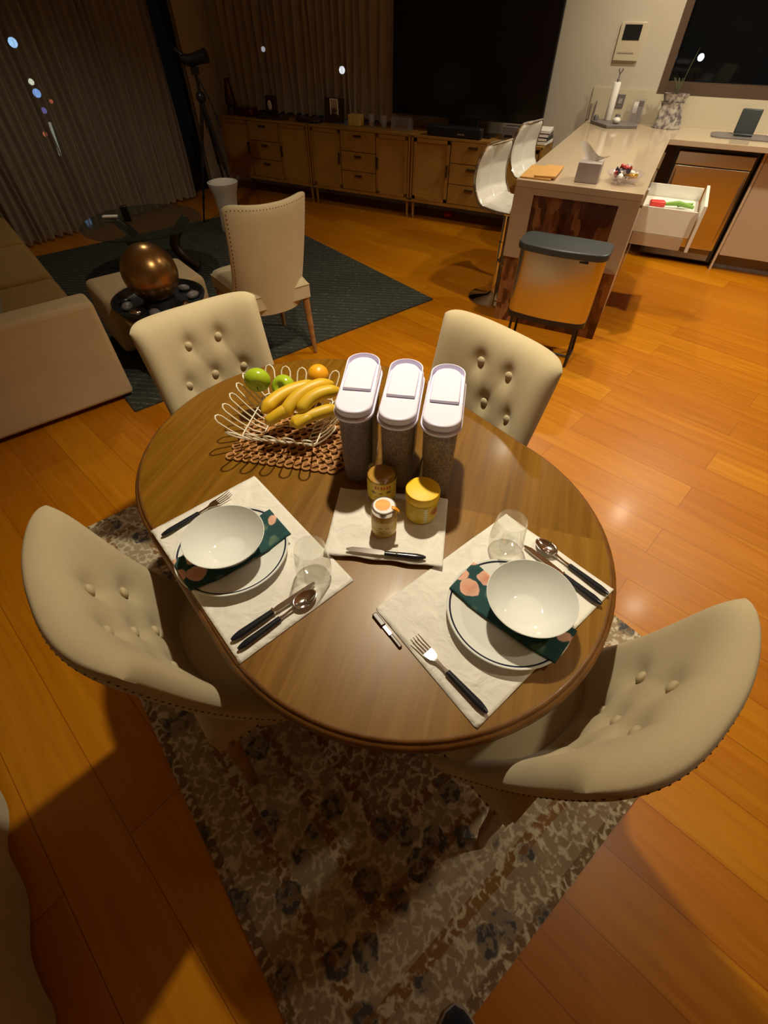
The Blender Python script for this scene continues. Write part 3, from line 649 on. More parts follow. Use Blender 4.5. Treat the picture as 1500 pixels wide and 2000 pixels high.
# bar stools
def make_stool(label):
    t = thing('bar_stool', label, 'stool', group='white bar stools at the island')
    prof = []
    n = 26
    for i in range(n+1):
        q = i/n
        if q < .45: y = .19-.34*q/.45; z = .665-.012*sin(pi*q/.45)+.004
        else:
            p_ = (q-.45)/.55; y = -.15-.045*sin(pi*p_*.5)-.02*sin(pi*p_)+.015*p_*p_*0+.035*max(0, p_-.75); z = .665+.335*p_**1.05
            y -= .05*sin(p_*pi)*(1-p_)
        prof.append((y, z))
    def surf(s, t_, off):
        k = min(n-1, int(t_*n)); l = t_*n-k; y = prof[k][0]*(1-l)+prof[k+1][0]*l; z = prof[k][1]*(1-l)+prof[k+1][1]*l
        dy = prof[k+1][0]-prof[k][0]; dz = prof[k+1][1]-prof[k][1]; L = sqrt(dy*dy+dz*dz) or 1
        ny, nz = dz/L, -dy/L
        if nz < 0 and t_ < .45: ny, nz = -ny, -nz
        x = s*2-1; w_ = (.195-.012*t_)*(1-.20*max(0, (t_-.86)/.14)**2.5); rr = 1
        q1 = abs(sin(pi*2*s))**.35 if off > 0 else 1; q2 = abs(sin(pi*5*t_))**.35 if off > 0 else 1
        th = off*(.55+.45*q1*q2) if off > 0 else off
        edge = (1-x**10)
        return Vector((x*w_, y+abs(ny)*th*edge+.03*x*x, z*rr*(1) + (nz*th*edge if t_ < .45 else 0)))
    M0 = MB(); M0.grid(lambda s, q: surf(s, q, .035), 28, 52); M0.grid(lambda s, q: surf(s, q, -.012), 28, 52, True)
    M0.build('seat_shell'  , 'white_gloss', t)
    pts = [surf(0, i/20, 0) for i in range(21)]+[surf(1, 1-i/20, 0) for i in range(21)]
    MB().tube(pts, .009, 8, closed=True).build('chrome_frame', 'chrome', t)
    m = MB(); m.tube([(0, 0, .40), (0, 0, .645)], .024, 16); m.tube([(0, 0, .03), (0, 0, .42)], .03, 16); m.build('gas_column', 'chrome', t)
    m = MB(); m.lathe([(0, 0), (.20, 0), (.205, .008), (.19, .016), (.06, .03), (.035, .05), (0, .05)], 40); m.build('base', 'chrome', t)
    MB().tube([(-.15, .14, .30), (-.12, .20, .30), (.12, .20, .30), (.15, .14, .30), (.03, .0, .30), (-.03, 0, .30)], .008, 8, closed=True).build('foot_ring', 'chrome', t)
    return t
st = make_stool('white quilted bar stool with chrome base nearer the dining table')
st.location = UV(3.86, -.95); st.rotation_euler = (0, 0, KR-radians(90+17))
dup(st, UV(4.71, -.95), KR-radians(90+17), 'white quilted bar stool standing farther along the island')

# ================================================================ SIDEBOARDS, TV
def make_sideboard(label):
    t = thing('sideboard', label, 'sideboard', group='oak sideboards under the television')
    W_, D_, H = 1.235, .42, .74
    m = MB(); m.box((W_/2, D_/2, H-.011), (W_, D_, .022)); m.build('top', 'oak', t, smooth=False, bevel=.002)
    m = MB(); m.box((W_/2, D_/2+.01, .455), (W_-.01, D_-.03, .535)); m.build('carcass', 'oak_dark', t, smooth=False)
    for sx in (.012, W_-.012): MB().box((sx, D_/2, .455), (.02, D_, .55)).build('side_panel', 'oak', t, smooth=False)
    MB().box((W_/2, .012, .178), (W_, .024, .03)).build('bottom_rail', 'oak', t, smooth=False)
    for k in range(2):
        xa = .03 if k == 0 else .84; xb = xa+.365
        d = MB(); cx_ = (xa+xb)/2
        for (a, b_, c, e) in ((xa, xa+.03, .195, .715), (xb-.03, xb, .195, .715), (xa, xb, .195, .225), (xa, xb, .685, .715)): d.box(((a+b_)/2, .006, (c+e)/2), (b_-a, .018, e-c))
        dd = d.build('door', 'oak', t, smooth=False)
        MB().box((cx_, .012, .455), (xb-xa-.05, .008, .47)).build('cane_panel', 'cane', dd, smooth=False)
        MB().box((xb-.015 if k == 0 else xa+.015, -.012, .47), (.014, .018, .10)).build('handle', 'darkwood', dd, smooth=False)
    for k in range(3):
        z = .282+k*.174
        d = MB().box((.6175, .006, z), (.425, .018, .168)).build('drawer', 'oak', t, smooth=False, bevel=.0015)
        MB().box((.6175, -.012, z+.05), (.085, .018, .014)).build('handle', 'darkwood', d, smooth=False)
    for x in (.03, W_-.03):
        for y in (.03, D_-.03): MB().tube([(x, y, .165), (x, y, 0)], [.016, .010], 10).build('leg', 'oak', t)
    return t
sb = make_sideboard('oak sideboard at the left end of the row, behind the tripod')
sb.location = UV(5.40, -4.93); sb.rotation_euler = (0, 0, KR)
dup(sb, UV(5.40, -3.685), KR, 'middle oak sideboard of the row, under the picture frame')
dup(sb, UV(5.40, -2.44), KR, 'oak sideboard beneath the television, behind the bar stools', scale=(1.08, 1, 1))
tv = kthing('television', 'large black flat television standing on the sideboard', 'television', 5.56, -1.97, .741)
MB().box((0, .02, .56), (1.54, .035, .875)).build('casing', 'black', tv, smooth=False, bevel=.004)
MB().box((0, .001, .562), (1.515, .003, .85)).build('screen', 'screen', tv, smooth=False)
m = MB(); m.box((0, .05, .006), (.62, .18, .012)); m.box((0, .03, .07), (.30, .04, .13)); m.build('stand', 'black', tv, smooth=False, bevel=.004)
snd = kthing('soundbar', 'low black soundbar on the sideboard under the television', 'soundbar', 5.45, -2.00, .741)
MB().box((0, 0, .045), (.56, .09, .085)).build('bar_body', 'black', snd, bevel=.015); MB().box((.08, -.046, .03), (.07, .003, .012)).build('label_plate', 'grey', snd, smooth=False)
# things on the sideboards
Z = .742
bt = kthing('lava_lamp', 'dark red tapering lamp on the far left end of the sideboards', 'lamp', 5.53, -4.82, Z)
MB().lathe([(0, 0), (.06, 0), (.062, .015), (.045, .06), (.062, .09)], 24).build('lamp_base', 'darkwood', bt); MB().lathe([(.062, .09), (.045, .20), (.03, .27)], 24).build('glass_bottle', 'darkred', bt); MB().lathe([(.03, .27), (.028, .31), (0, .31)], 24).build('cap', 'darkred', bt)
tag(MB().prism(rrect(.26, .16, .06, 6), 0, .075).build('jewellery_box', 'darkred', loc=UV(5.53, -4.60, Z), rotz=KR, bevel=.02), 'dark red rounded box beside the tapering red lamp', 'box')
pc = kthing('photo_clock', 'small dark stand with an oval white dial on the left sideboard', 'clock', 5.60, -4.30, Z)
MB().box((0, 0, .10), (.13, .03, .16), Matrix.Rotation(radians(-8), 3, 'X')).build('frame', 'darkwood', pc, bevel=.01); MB().box((0, 0, .012), (.15, .07, .024)).build('base', 'darkwood', pc, bevel=.004)
m = MB(); m.sphere((0, -.02, .10), .035, 20, 12, (.8, .25, 1.25)); m.build('dial', 'tissue', pc)
tag(MB().prism(rrect(.42, .12, .055, 8), 0, .018).build('wooden_tray', 'darkwood', loc=UV(5.48, -4.22, Z), rotz=KR+.1, bevel=.005), 'long dark wooden tray in front of the small dark clock', 'tray')
tag(MB().prism(rrect(.34, .16, .07, 8), 0, .03).build('leather_pouch', 'darkwood', loc=UV(5.52, -3.74, Z), rotz=KR-.1, bevel=.012), 'flat dark pouch left of the picture frame', 'pouch')
pf = kthing('picture_frame', 'dark picture frame with white mount on the middle sideboard', 'picture frame', 5.57, -3.44, Z)
RX = Matrix.Rotation(radians(-10), 3, 'X')
MB().box((0, 0, .105), (.235, .025, .20), RX).build('frame', 'darkwood', pf, smooth=False, bevel=.003)
m = MB()
for (cx_, cz, w_, h_) in ((-.033, 0, .012, .19), (.055, 0, .012, .19), (.011, .09, .10, .012), (.011, -.09, .10, .012)): m.box((cx_, -.016, .105+cz), (w_, .006, h_), None)
m.build('mount', 'tissue', pf, smooth=False); MB().box((.011, -.0145, .105), (.08, .006, .17)).build('photo', 'photo', pf, smooth=False)
tag(MB().box((0, 0, .045), (.14, .10, .09)).build('tea_tin', 'gold_label', loc=UV(5.56, -3.17, Z), rotz=KR, bevel=.004), 'small yellowish box right of the picture frame', 'box')
g0 = MB().lathe([(0, .002), (.028, .002), (.034, .10), (.032, .10), (.026, .008), (0, .008)], 20).build('drinking_glass', 'clear', loc=UV(5.56, -2.98, Z)); tag(g0, 'clear drinking glass on the sideboard, nearer the picture frame', 'glass', 'glasses on the sideboard')
g1 = g0.copy(); C.objects.link(g1); g1.location = UV(5.55, -2.83, Z); g1['label'] = 'clear drinking glass on the sideboard close to the television'
tag(MB().box((0, 0, .05), (.20, .14, .10)).build('storage_box', 'clear', loc=UV(5.56, -2.62, Z), rotz=KR, bevel=.006), 'pale clear box on the sideboard under the left edge of the television', 'box')
rt = kthing('router', 'pale set-top box standing on the sideboard right of the television stand', 'box', 5.60, -1.47, Z); MB().box((0, 0, .05), (.16, .12, .10)).build('casing', 'grey', rt, bevel=.006); MB().box((-.02, -.062, .03), (.08, .003, .02)).build('display', 'black', rt)
for k, (mm, dz, lb) in enumerate((('tissue', 0, 'pale book at the bottom of the stack right of the bar stools'), ('black', .028, 'dark book in the middle of the stack on the sideboard'), ('grey', .056, 'grey book second from top of the stack on the sideboard'), ('tissue', .084, 'pale book on top of the stack at the right end of the sideboards'))):
    b_ = kthing('book', lb, 'book', 5.56, -1.17, Z+dz, .06*k-.1, 'books stacked on the sideboard'); MB().box((0, 0, .013), (.15, .21, .024)).build('cover', mm, b_, smooth=False, bevel=.002); MB().box((0, -.002, .013), (.142, .212, .018)).build('pages', 'tissue', b_, smooth=False)
tag(MB().sphere((0, 0, .03), .045, 16, 10, (1.3, 1, .6)).build('toy_ball', 'red', loc=UV(5.62, -2.05, 0)), 'small reddish object on the floor under the television sideboard', 'toy')

# ================================================================ LIVING AREA
rug2 = MB().prism([(-1.22, -1.53), (1.22, -1.53), (1.22, 1.53), (-1.22, 1.53)], 0, .010).build('area_rug', 'darkrug', smooth=False, loc=AB(4.245, 1.50, .001), rotz=ROT_T)
tag(rug2, 'charcoal rug with faint pale weave in the living area', 'rug')
# sofa
sf = thing('sofa', 'cream linen sofa seen from its high side, at the left edge', 'sofa', AB(2.87, -.30), ROT_T)
MB().prism([(-.50, 0), (.644, 0), (.644, .17), (-.50, .17)], .03, .59).build('side_panel', 'sofa', sf, bevel=.025, seg=4)
MB().prism([(-.50, .17), (.60, .17), (.60, 2.65), (-.50, 2.65)], .04, .30).build('seat_base', 'sofa', sf, bevel=.03, seg=4)
MB().prism([(-.50, .17), (-.10, .17), (-.10, 2.65), (-.50, 2.65)], .30, .70).build('back_frame', 'sofa', sf, bevel=.04, seg=4)
for k in range(3):
    y0 = .19+k*.82
    MB().box((.26, y0+.40, .36), (.70, .79, .15)).build('seat_cushion', 'gold_throw', sf, bevel=.05, seg=5)
for k in range(3):
    o = tag(MB().box((0, 0, 0), (.16, .50, .42), Matrix.Rotation(radians(-18), 3, 'Y')).build('cushion', 'grey_cushion' if k != 1 else 'sofa', bevel=.07, seg=5, loc=AB(2.87+.44+k*.62, -.165, .66), rotz=ROT_T+.15*(k-1)),
            ['grey scatter cushion against the sofa side nearest the table', 'cream scatter cushion behind the nearest grey one on the sofa', 'grey scatter cushion farthest along the sofa'][k], 'cushion', 'scatter cushions on the sofa')
# ottoman
ot = thing('ottoman', 'cream upholstered ottoman behind the copper ball', 'ottoman', AB(3.52, .78), ROT_T)
MB().box((0, 0, .235), (.66, .46, .35)).build('upholstery', 'sofa', ot, bevel=.04, seg=4)
for sx in (-1, 1):
    for sy in (-1, 1): MB().tube([(sx*.26, sy*.17, .07), (sx*.26, sy*.17, .011)], .02, 10).build('foot', 'darkwood', ot)
# copper ball fountain
fc = Vector((-1.352, 2.80, 0))
pd = thing('pedestal', 'cream round pedestal under the black fountain bowl', 'pedestal', fc, 0)
MB().lathe([(0, .012), (.20, .012), (.21, .03), (.21, .34), (.23, .375), (.23, .395), (0, .395)], 48).build('drum', 'sofa', pd)
ft = thing('table_fountain', 'copper ball fountain in a wide black bowl beside the sofa', 'fountain', fc+Vector((0, 0, .397)), 0)
MB().lathe([(0, 0), (.20, 0), (.235, .02), (.262, .055), (.268, .070), (.255, .073), (.225, .040), (.10, .03), (0, .03)], 56).build('bowl', 'black', ft)
MB().sphere((0, 0, .205), .153, 48, 32).build('copper_ball', 'copper', ft)
MB().lathe([(.10, .03), (.09, .06), (.07, .07)], 24).build('ball_rest', 'black', ft)
for k, (a, r, s_, mm) in enumerate(((-150, .20, .035, 'grey'), (-115, .21, .03, 'steel'), (-80, .20, .036, 'grey'), (-45, .21, .03, 'steel'), (-20, .205, .033, 'steel'), (20, .21, .034, 'grey'), (-170, .215, .028, 'black'), (60, .21, .03, 'grey'))):
    nm = ['flat grey pebble at the left of the fountain bowl', 'shiny pebble at the front left of the fountain bowl', 'grey pebble at the front of the fountain bowl', 'shiny pebble at the front right of the fountain bowl', 'shiny pebble at the right of the fountain bowl', 'grey pebble behind at the right of the fountain bowl', 'black pebble at the far left of the fountain bowl', 'grey pebble at the back of the fountain bowl'][k]
    tag(MB().sphere((0, 0, 0), s_, 16, 10, (1.25, .9, .6)).build('pebble', 'polished' if False else mm, loc=fc+Vector((r*.92*cos(radians(a)), r*.92*sin(radians(a)), .397+.052)), rotz=radians(a*3)), nm, 'stone', 'pebbles in the fountain bowl')
# armchair-like dining chair is built with the others below
# round glass coffee table
gc = AB(4.66, 1.18)
ct = thing('coffee_table', 'round smoked glass coffee table on curved dark wood legs before the curtain', 'table', gc, ROT_T)
MB().lathe([(0, .405), (.475, .405), (.48, .411), (.475, .417), (0, .417)], 64).build('glass_top', 'tableglass', ct)
for k in range(3):
    a = radians(120*k-35); pts = []
    for i in range(13):
        q = i/12; r = .36-.16*sin(pi*q); pts.append((r*cos(a+.5*q), r*sin(a+.5*q), .04+.35*q))
    MB().tube(pts, [.045-.02*abs(.5-i/12) for i in range(13)], 12).build('leg', 'darkwood', ct)
MB().lathe([(0, .10), (.10, .10), (.12, .14), (.10, .18), (0, .18)], 32).build('hub', 'darkwood', ct)
tag(MB().box((0, 0, 0), (.12, .045, .018)).build('remote_control', 'tissue', loc=(-2.31, 4.44, .427), rotz=.1, bevel=.006), 'white remote control on the smoked glass table', 'remote control')
tag(MB().box((0, 0, .055), (.055, .04, .11)).build('candle_holder', 'black', loc=(-2.13, 4.36, .418), rotz=.3, bevel=.008), 'black upright block on the smoked glass table', 'ornament')
# white waisted stool
ws = MB().lathe([(0, 0), (.105, 0), (.11, .01), (.10, .10), (.095, .18), (.115, .33), (.145, .41), (.148, .43), (.13, .435), (.10, .40), (0, .38)], 40).build('plant_pot', 'white_gloss', loc=(-1.60, 5.47, .012)); tag(ws, 'tall white waisted planter between the tripod legs and the beige chair', 'planter')
# tripod with spotting scope
tp = thing('tripod', 'black camera tripod in front of the far left wall', 'tripod', (-1.74, 5.80, 0), 0)
apex = Vector((.015, 0, 1.02))
for k, (fx, fy) in enumerate(((-.235, -.07), (.22, -.12), (-.02, .36))):
    lg = MB(); F = Vector((fx, fy, .012)); mid = apex.lerp(F, .5)
    lg.tube([apex, mid], [.017, .015]); lg.tube([mid, F], [.011, .009]); lg.tube([apex.lerp(F, .47), apex.lerp(F, .53)], [.02, .02]); lg.tube([apex.lerp(F, .76), apex.lerp(F, .79)], [.014, .014])
    lg.build('leg', 'black', tp)
m = MB(); m.tube([(.015, 0, .80), (.015, 0, 1.19)], .015); m.sphere((.015, 0, 1.03), .045, 16, 10); m.box((.015, 0, 1.21), (.06, .06, .05)); m.build('centre_column', 'black', tp)
MB().tube([(.015, 0, 1.19), (.10, -.03, 1.02), (.16, -.05, .82)], [.008, .007, .010]).build('pan_handle', 'black', tp)
sc_ = thing('spotting_scope', 'black spotting scope mounted on the tripod', 'scope', (-1.725, 5.80, 1.236), 0)
MB().tube([(-.10, 0, .055), (-.02, 0, .04), (.06, 0, .06), (.135, 0, .075)], [.035, .045, .045, .052], 20).build('body', 'black', sc_)
MB().tube([(-.08, 0, .07), (-.125, 0, .105), (-.14, 0, .115)], [.022, .018, .026], 16).build('eyepiece', 'black', sc_)

# ================================================================ DINING RUG
rg = MB().prism([(-.80, -1.11), (.80, -1.11), (.80, 1.11), (-.80, 1.11)], 0, .008).build('dining_rug', 'rug', smooth=False, loc=AB(.84, .50, .001), rotz=ROT_T)
tag(rg, 'faded persian-style rug under the dining table', 'rug')

# ================================================================ DINING TABLE
TC = AB(.765, .517); TR, TS = .517, .218
def stadium(r, hs, n=40): return arc((0, hs), r, 0, 180, n)+arc((0, -hs), r, 180, 360, n)
dt = thing('dining_table', 'oval brown wooden dining table laid for two', 'table', TC, ROT_T)
def stad_loft(prof):
    m = MB(); n = None
    for i, (r, z) in enumerate(prof):
        o = stadium(r, TS); n = len(o); m.v += [(x, y, z) for x, y in o]
    for i in range(len(prof)-1):
        for k in range(n): m.f.append((i*n+k, i*n+(k+1) % n, (i+1)*n+(k+1) % n, (i+1)*n+k))
    m.f.append(tuple(range(n-1, -1, -1))); m.f.append(tuple((len(prof)-1)*n+k for k in range(n))); return m
stad_loft([(.480, .722), (.496, .749), (.501, .750)]).build('tabletop', 'table', dt)
m = MB(); prof = [(.4995, .7502), (.503, .7496), (.506, .7470), (.5065, .744), (.512, .742), (.517, .736), (.518, .728), (.514, .722), (.505, .718), (.480, .716), (.480, .7480)]; n = None
for r, z in prof:
    o = stadium(r, TS); n = len(o); m.v += [(x, y, z) for x, y in o]
for i in range(len(prof)):
    j = (i+1) % len(prof)
    for k in range(n): m.f.append((i*n+k, i*n+(k+1) % n, j*n+(k+1) % n, j*n+k))
m.build('moulded_edge', 'table_edge', dt)
m = MB(); o1 = stadium(.42, TS)
m.prism(o1, .64, .718); m.build('apron', 'table_edge', dt)
MB().lathe([(0, .10), (.07, .10), (.09, .14), (.055, .20), (.075, .30), (.085, .42), (.05, .50), (.06, .58), (.12, .64), (0, .64)], 32).build('pedestal', 'table_edge', dt)
for k in range(4):
    a = radians(45+90*k); pts = [(.05*cos(a), .05*sin(a), .20), (.16*cos(a), .16*sin(a), .17), (.28*cos(a), .28*sin(a), .08), (.36*cos(a), .36*sin(a), .035)]
    MB().tube(pts, [.045, .04, .032, .026], 12).build('leg', 'table_edge', dt)

# ================================================================ CHAIRS
HT = .940; ZB = .335
BTN = [(-.42, .80), (0.0, .80), (.42, .80), (-.63, .60), (-.21, .60), (.21, .60), (.63, .60), (-.42, .40), (0, .40), (.42, .40), (-.21, .21), (.21, .21)]
BTN = [(-.27, .82), (.27, .82), (-.54, .62), (0, .62), (.54, .62), (-.27, .43), (.27, .43)]
def back_mid(s, t):
    """centre line of the chair back: s -1..1 across, t 0..1 upwards"""
    x = s*(.222+.020*t+.028*(1-t)**4)
    y = -.015-.115*t**1.15+ (.082*abs(s)**2.4)*(.9+.25*(1-t)**2) + .10*abs(s)**3*(1-t)**3
    z = ZB+(HT-ZB)*t-.026*abs(s)**12*t**6+.020*s*s*t**3
    return x, y, z
def back_front(s, t):
    x, y, z = back_mid(s, t)
    e = max(0, 1-abs(s)**12)*max(0, 1-t**20); th = .052*sqrt(e)
    if 0 < th:
        for bx, bt_ in BTN:
            d2 = ((s-bx)*.25/.034)**2+((t-bt_)*.55/.034)**2; th -= .017*math.exp(-d2)
            # pleats running from button to button
        for i, (bx, bt_) in enumerate(BTN):
            for (cx_, ct_) in BTN[i+1:]:
                dx, dt_ = (cx_-bx)*.25, (ct_-bt_)*.55; L2 = dx*dx+dt_*dt_
                if L2 > .155**2 or abs(dt_) < .02: continue
                px, pt = (s-bx)*.25, (t-bt_)*.55; q = (px*dx+pt*dt_)/L2
                if 0 < q < 1:
                    dd = abs(px*dt_-pt*dx)/sqrt(L2); th -= .0020*math.exp(-(dd/.007)**2)
        # pleats to the top edge from the top row
        for bx, bt_ in BTN[:2]:
            if t > bt_: th -= .0012*math.exp(-(((s-bx)*.25)/.009)**2)
    # the normal in plan leans with the curve
    k = .082*2.4*abs(s)**1.4*(1 if s > 0 else -1)/.25
    n = sqrt(1+k*k); return Vector((x-th*k/n*.8, y+th/n, z))
def back_rear(s, t):
    x, y, z = back_mid(s, t); e = max(0, 1-abs(s)**12)*max(0, 1-t**20); th = .026*sqrt(e)
    return Vector((x, y-th, z))
def warp(q):  # denser sampling at the rims
    return q
def make_chair(label):
    t = thing('dining_chair', label, 'chair', group='tufted cream dining chairs')
    m = MB(); U, V = 72, 60
    m.grid(lambda a, b_: back_front(sin((a*2-1)*pi/2), sin(b_*pi/2)), U, V)
    m.grid(lambda a, b_: back_rear(sin((a*2-1)*pi/2), sin(b_*pi/2)), U, V, True)
    m.build('backrest', 'cream', t, weld=True)
    for bx, bt_ in BTN:
        p = back_front(bx, bt_); MB().sphere((0, 0, 0), .0148, 14, 8, (1, .6, 1)).build('button', 'cream', t, loc=p+Vector((0, .003, 0)))
    # seat
    def seatf(a, b_):
        x = (a*2-1); y = b_*2-1; ex = max(0, 1-x**8); ey = max(0, 1-y**8)
        return Vector((x*(.228-.006*(1-y)), .215+y*.255, .455+.045*sqrt(ex*ey)+.012*cos(x*pi/2)*cos(y*pi/2)))
    m = MB(); m.grid(seatf, 28, 28)
    m.prism([(-.215, -.035), (.215, -.035), (.229, .468), (-.229, .468)], .375, .457); m.build('seat', 'cream', t)
    # nailheads along the rear edge and round the seat
    m = MB()
    for i in range(27):
        q = i/26; s = -.93+1.86*q; p = back_rear(s, .965); m.sphere(p+Vector((0, .0025, 0)), .0040, 8, 5)
    for sgn in (-1, 1):
        for i in range(26):
            p = back_rear(.95*sgn, .04+.90*i/25); m.sphere(p+Vector((0, .0025, 0)), .0040, 8, 5)
    m.build('nailhead_trim', 'nail', t)
    for sgn in (-1, 1):
        m = MB()
        for i in range(20): m.sphere((sgn*(.216+.0135*i/20), .0+.46*i/20, .385), .0042, 8, 5)
        m.build('nailhead_trim', 'nail', t)
    m = MB()
    for i in range(20): m.sphere((-.22+.44*i/19, .468, .385), .0042, 8, 5)
    m.build('nailhead_trim', 'nail', t)
    for sx in (-1, 1):
        MB().tube([(sx*.205, .435, .38), (sx*.208, .438, .20), (sx*.21, .44, 0)], [.024, .019, .013], 12).build('leg', 'leg_wood', t)
        MB().tube([(sx*.195, -.0, .40), (sx*.198, -.012, .25), (sx*.203, -.018, .10), (sx*.208, -.030, 0)], [.023, .02, .017, .013], 12).build('leg', 'leg_wood', t)
    return t
ch = make_chair('tufted cream chair at the lower left, side of the table by the left place setting')
ch.location = AB(.725, -.085, .009); ch.rotation_euler = (0, 0, ROT_T-pi/2)     # faces +b
dup(ch, AB(-.015, .537, .009), ROT_T, 'tufted cream chair at the lower right, by the right place setting')
dup(ch, AB(1.55, .477, .009), ROT_T+pi, 'tufted cream chair beyond the fruit basket, back towards the copper ball', scale=(.93, 1, 1))
dup(ch, AB(.835, 1.085, .009), ROT_T+pi/2, 'tufted cream chair beyond the cereal canisters, in front of the steel bin')
dup(ch, AB(2.655, 1.30, .012), ROT_T-.05, 'cream chair with its back to the table, standing on the charcoal rug')

# ================================================================ ON THE TABLE
TZ = .7505
def placemat(corners, label, curl=0.0, wave=.0015, lift=None):
    """corners: four xy points in order; a linen sheet with soft ripples"""
    A, B, C_, D = [Vector((*c, 0)) for c in corners]; c0 = (A+B+C_+D)/4
    rnd = random.Random(len(label)); ph_ = [rnd.uniform(0, 6) for _ in range(6)]
    def fn(s, t):
        p = (A*(1-s)+B*s)*(1-t)+(D*(1-s)+C_*s)*t
        z = wave*(1+sin(17*s+ph_[0])*sin(13*t+ph_[1])*.6+sin(31*s+9*t+ph_[2])*.3)
        if lift: z += lift(s, t)
        e = .0015*sin(20*s+ph_[3])*(1 if t in (0, 1) else 0)
        return p-c0+Vector((e, e, z+.0012))
    m = MB(); m.grid(fn, 40, 40); o = m.build('placemat', 'linen', loc=c0+Vector((0, 0, TZ)))
    md = o.modifiers.new('s', 'SOLIDIFY'); md.thickness = .0022; md.offset = -1
    tag(o, label, 'placemat'); return o
placemat([(-.597, .749), (-.37, .952), (-.071, .599), (-.296, .396)], 'cream linen placemat under the left place setting', wave=.0009)
placemat([(-.019, .523), (.323, .806), (.530, .573), (.173, .269)], 'cream linen placemat under the right place setting', wave=.0009)
placemat([(-.121, .9), (.174, .857), (.139, .629), (-.148, .67)], 'small folded linen mat under the jars and the black-handled knife', wave=.001,
         lift=lambda s, t: .004+.008*max(0, (t-.75)/.25)*(1 if t < .985 else .7))
MZ = TZ+.0035
def plate(loc, label):
    t = thing('dinner_plate', label, 'plate', loc, 0, 'dinner plates')
    MB().lathe([(0, .003), (.055, .003), (.060, 0), (.066, .002), (.095, .008), (.125, .0165), (.1345, .021), (.1358, .0225), (.1345, .0238), (.124, .0200), (.096, .0125), (.088, .0085), (.06, .0065), (0, .0065)], 96).build('plate_body', 'porcelain', t)
    MB().lathe([(.1262, .02105), (.1302, .02260)], 96).build('rim_band', 'navy', t)
    return t
plate((-.368, .676, MZ-.001), 'white navy-rimmed dinner plate at the left place setting')
plate((.272, .508, MZ-.001), 'white navy-rimmed dinner plate at the right place setting')
def bowl(loc, label):
    t = thing('soup_bowl', label, 'bowl', loc, 0, 'white bowls')
    MB().lathe([(0, .004), (.034, .004), (.038, 0), (.042, .001), (.046, .010), (.068, .030), (.084, .050), (.0925, .066), (.094, .0675), (.0925, .068), (.081, .050), (.064, .0315), (.042, .014), (.034, .0105), (0, .010)], 96).build('bowl_body', 'porcelain', t)
    MB().lathe([(.0912, .0600), (.0926, .0632)], 96).build('rim_band', 'navy', t)
    return t
def napkin(loc, rot, label, L=.262, W_=.105):
    def fn(s, t):
        x = (s-.5)*L; y = (t-.5)*W_; r = sqrt(x*x+y*y)
        z = .0 if r < .085 else min(.0125, (r-.085)*.30)
        return Vector((x, y, z+.0008*sin(40*x)+.001))
    o = MB().grid(fn, 40, 16).build('napkin', 'napkin', loc=loc, rotz=rot); md = o.modifiers.new('s', 'SOLIDIFY'); md.thickness = .004; md.offset = 1
    tag(o, label, 'napkin'); return o
napkin((-.365, .676, MZ+.0085), radians(39), 'teal floral napkin between the left plate and bowl')
napkin((.276, .508, MZ+.0085), radians(-42), 'teal floral napkin between the right plate and bowl', L=.262, W_=.095)
bowl((-.372, .668, MZ+.0135), 'white bowl with a navy line on the left place setting')
bowl((.308, .505, MZ+.0135), 'white bowl on the right place setting')

# tumblers
def tumbler(loc, label, rot=0):
    t = MB().lathe([(0, .001), (.026, .001), (.036, .006), (.0425, .022), (.0430, .035), (.0400, .062), (.0365, .092), (.0348, .106), (.0343, .1075), (.0338, .106), (.0355, .091), (.0390, .062), (.0420, .035), (.0412, .023), (.034, .010), (.024, .006), (0, .006)], 64).build('tumbler', 'thinglass', loc=loc)
    tag(t, label, 'glass', 'stemless glasses'); return t
tumbler((-.163, .612, MZ), 'clear stemless glass above the knife at the left place setting')
tumbler((.296, .690, MZ), 'clear stemless glass at the top corner of the right placemat')

# cutlery: built along local +y, handle end at y=0
def ribbon(m, pts, th):
    """flat strip: pts = (y, halfwidth, z)"""
    n = len(m.v); k = 0
    for (y, hw, z) in pts: m.v += [(-hw, y, z), (hw, y, z), (hw, y, z+th), (-hw, y, z+th)]
    for i in range(len(pts)-1):
        a = n+i*4; b_ = a+4
        for j in range(4): m.f.append((a+j, a+(j+1) % 4, b_+(j+1) % 4, b_+j))
    m.f.append((n, n+1, n+2, n+3)); e = n+(len(pts)-1)*4; m.f.append((e+3, e+2, e+1, e)); return m
def handle(t, L=.105, w_=.0085, th=.011, mat='blackhandle', flat=False):
    m = MB(); N_ = 14; rs = []
    pts = [(0, L*i/N_, .0) for i in range(N_+1)]
    for i in range(N_+1):
        q = i/N_; rs.append(w_*(.55+.45*min(1, q*5))*(1-.28*q) if q > 0 else w_*.35)
    m.tube(pts, rs, 14)
    m.v = [(x, y, (z*.62 if not flat else z*.5)+th*.5) for x, y, z in m.v]; m.build('handle', mat, t)
def fork(loc, rot, label):
    t = thing('fork', label, 'fork', loc, rot, 'black-handled forks'); handle(t)
    m = MB(); ribbon(m, [(.100, .0045, .004), (.118, .0028, .004), (.135, .0035, .005), (.145, .0095, .005), (.155, .0118, .004), (.163, .0122, .003)], .0018)
    for k in range(4):
        x = -.0103+.00687*k; m2 = MB(); ribbon(m2, [(.160, .0016, .003), (.185, .0014, .0045), (.203, .0008, .009)], .0015); m.add([(a+x, b_, c) for a, b_, c in m2.v], m2.f)
    m.build('tines', 'steel', t, bevel=.0004, smooth=True); return t
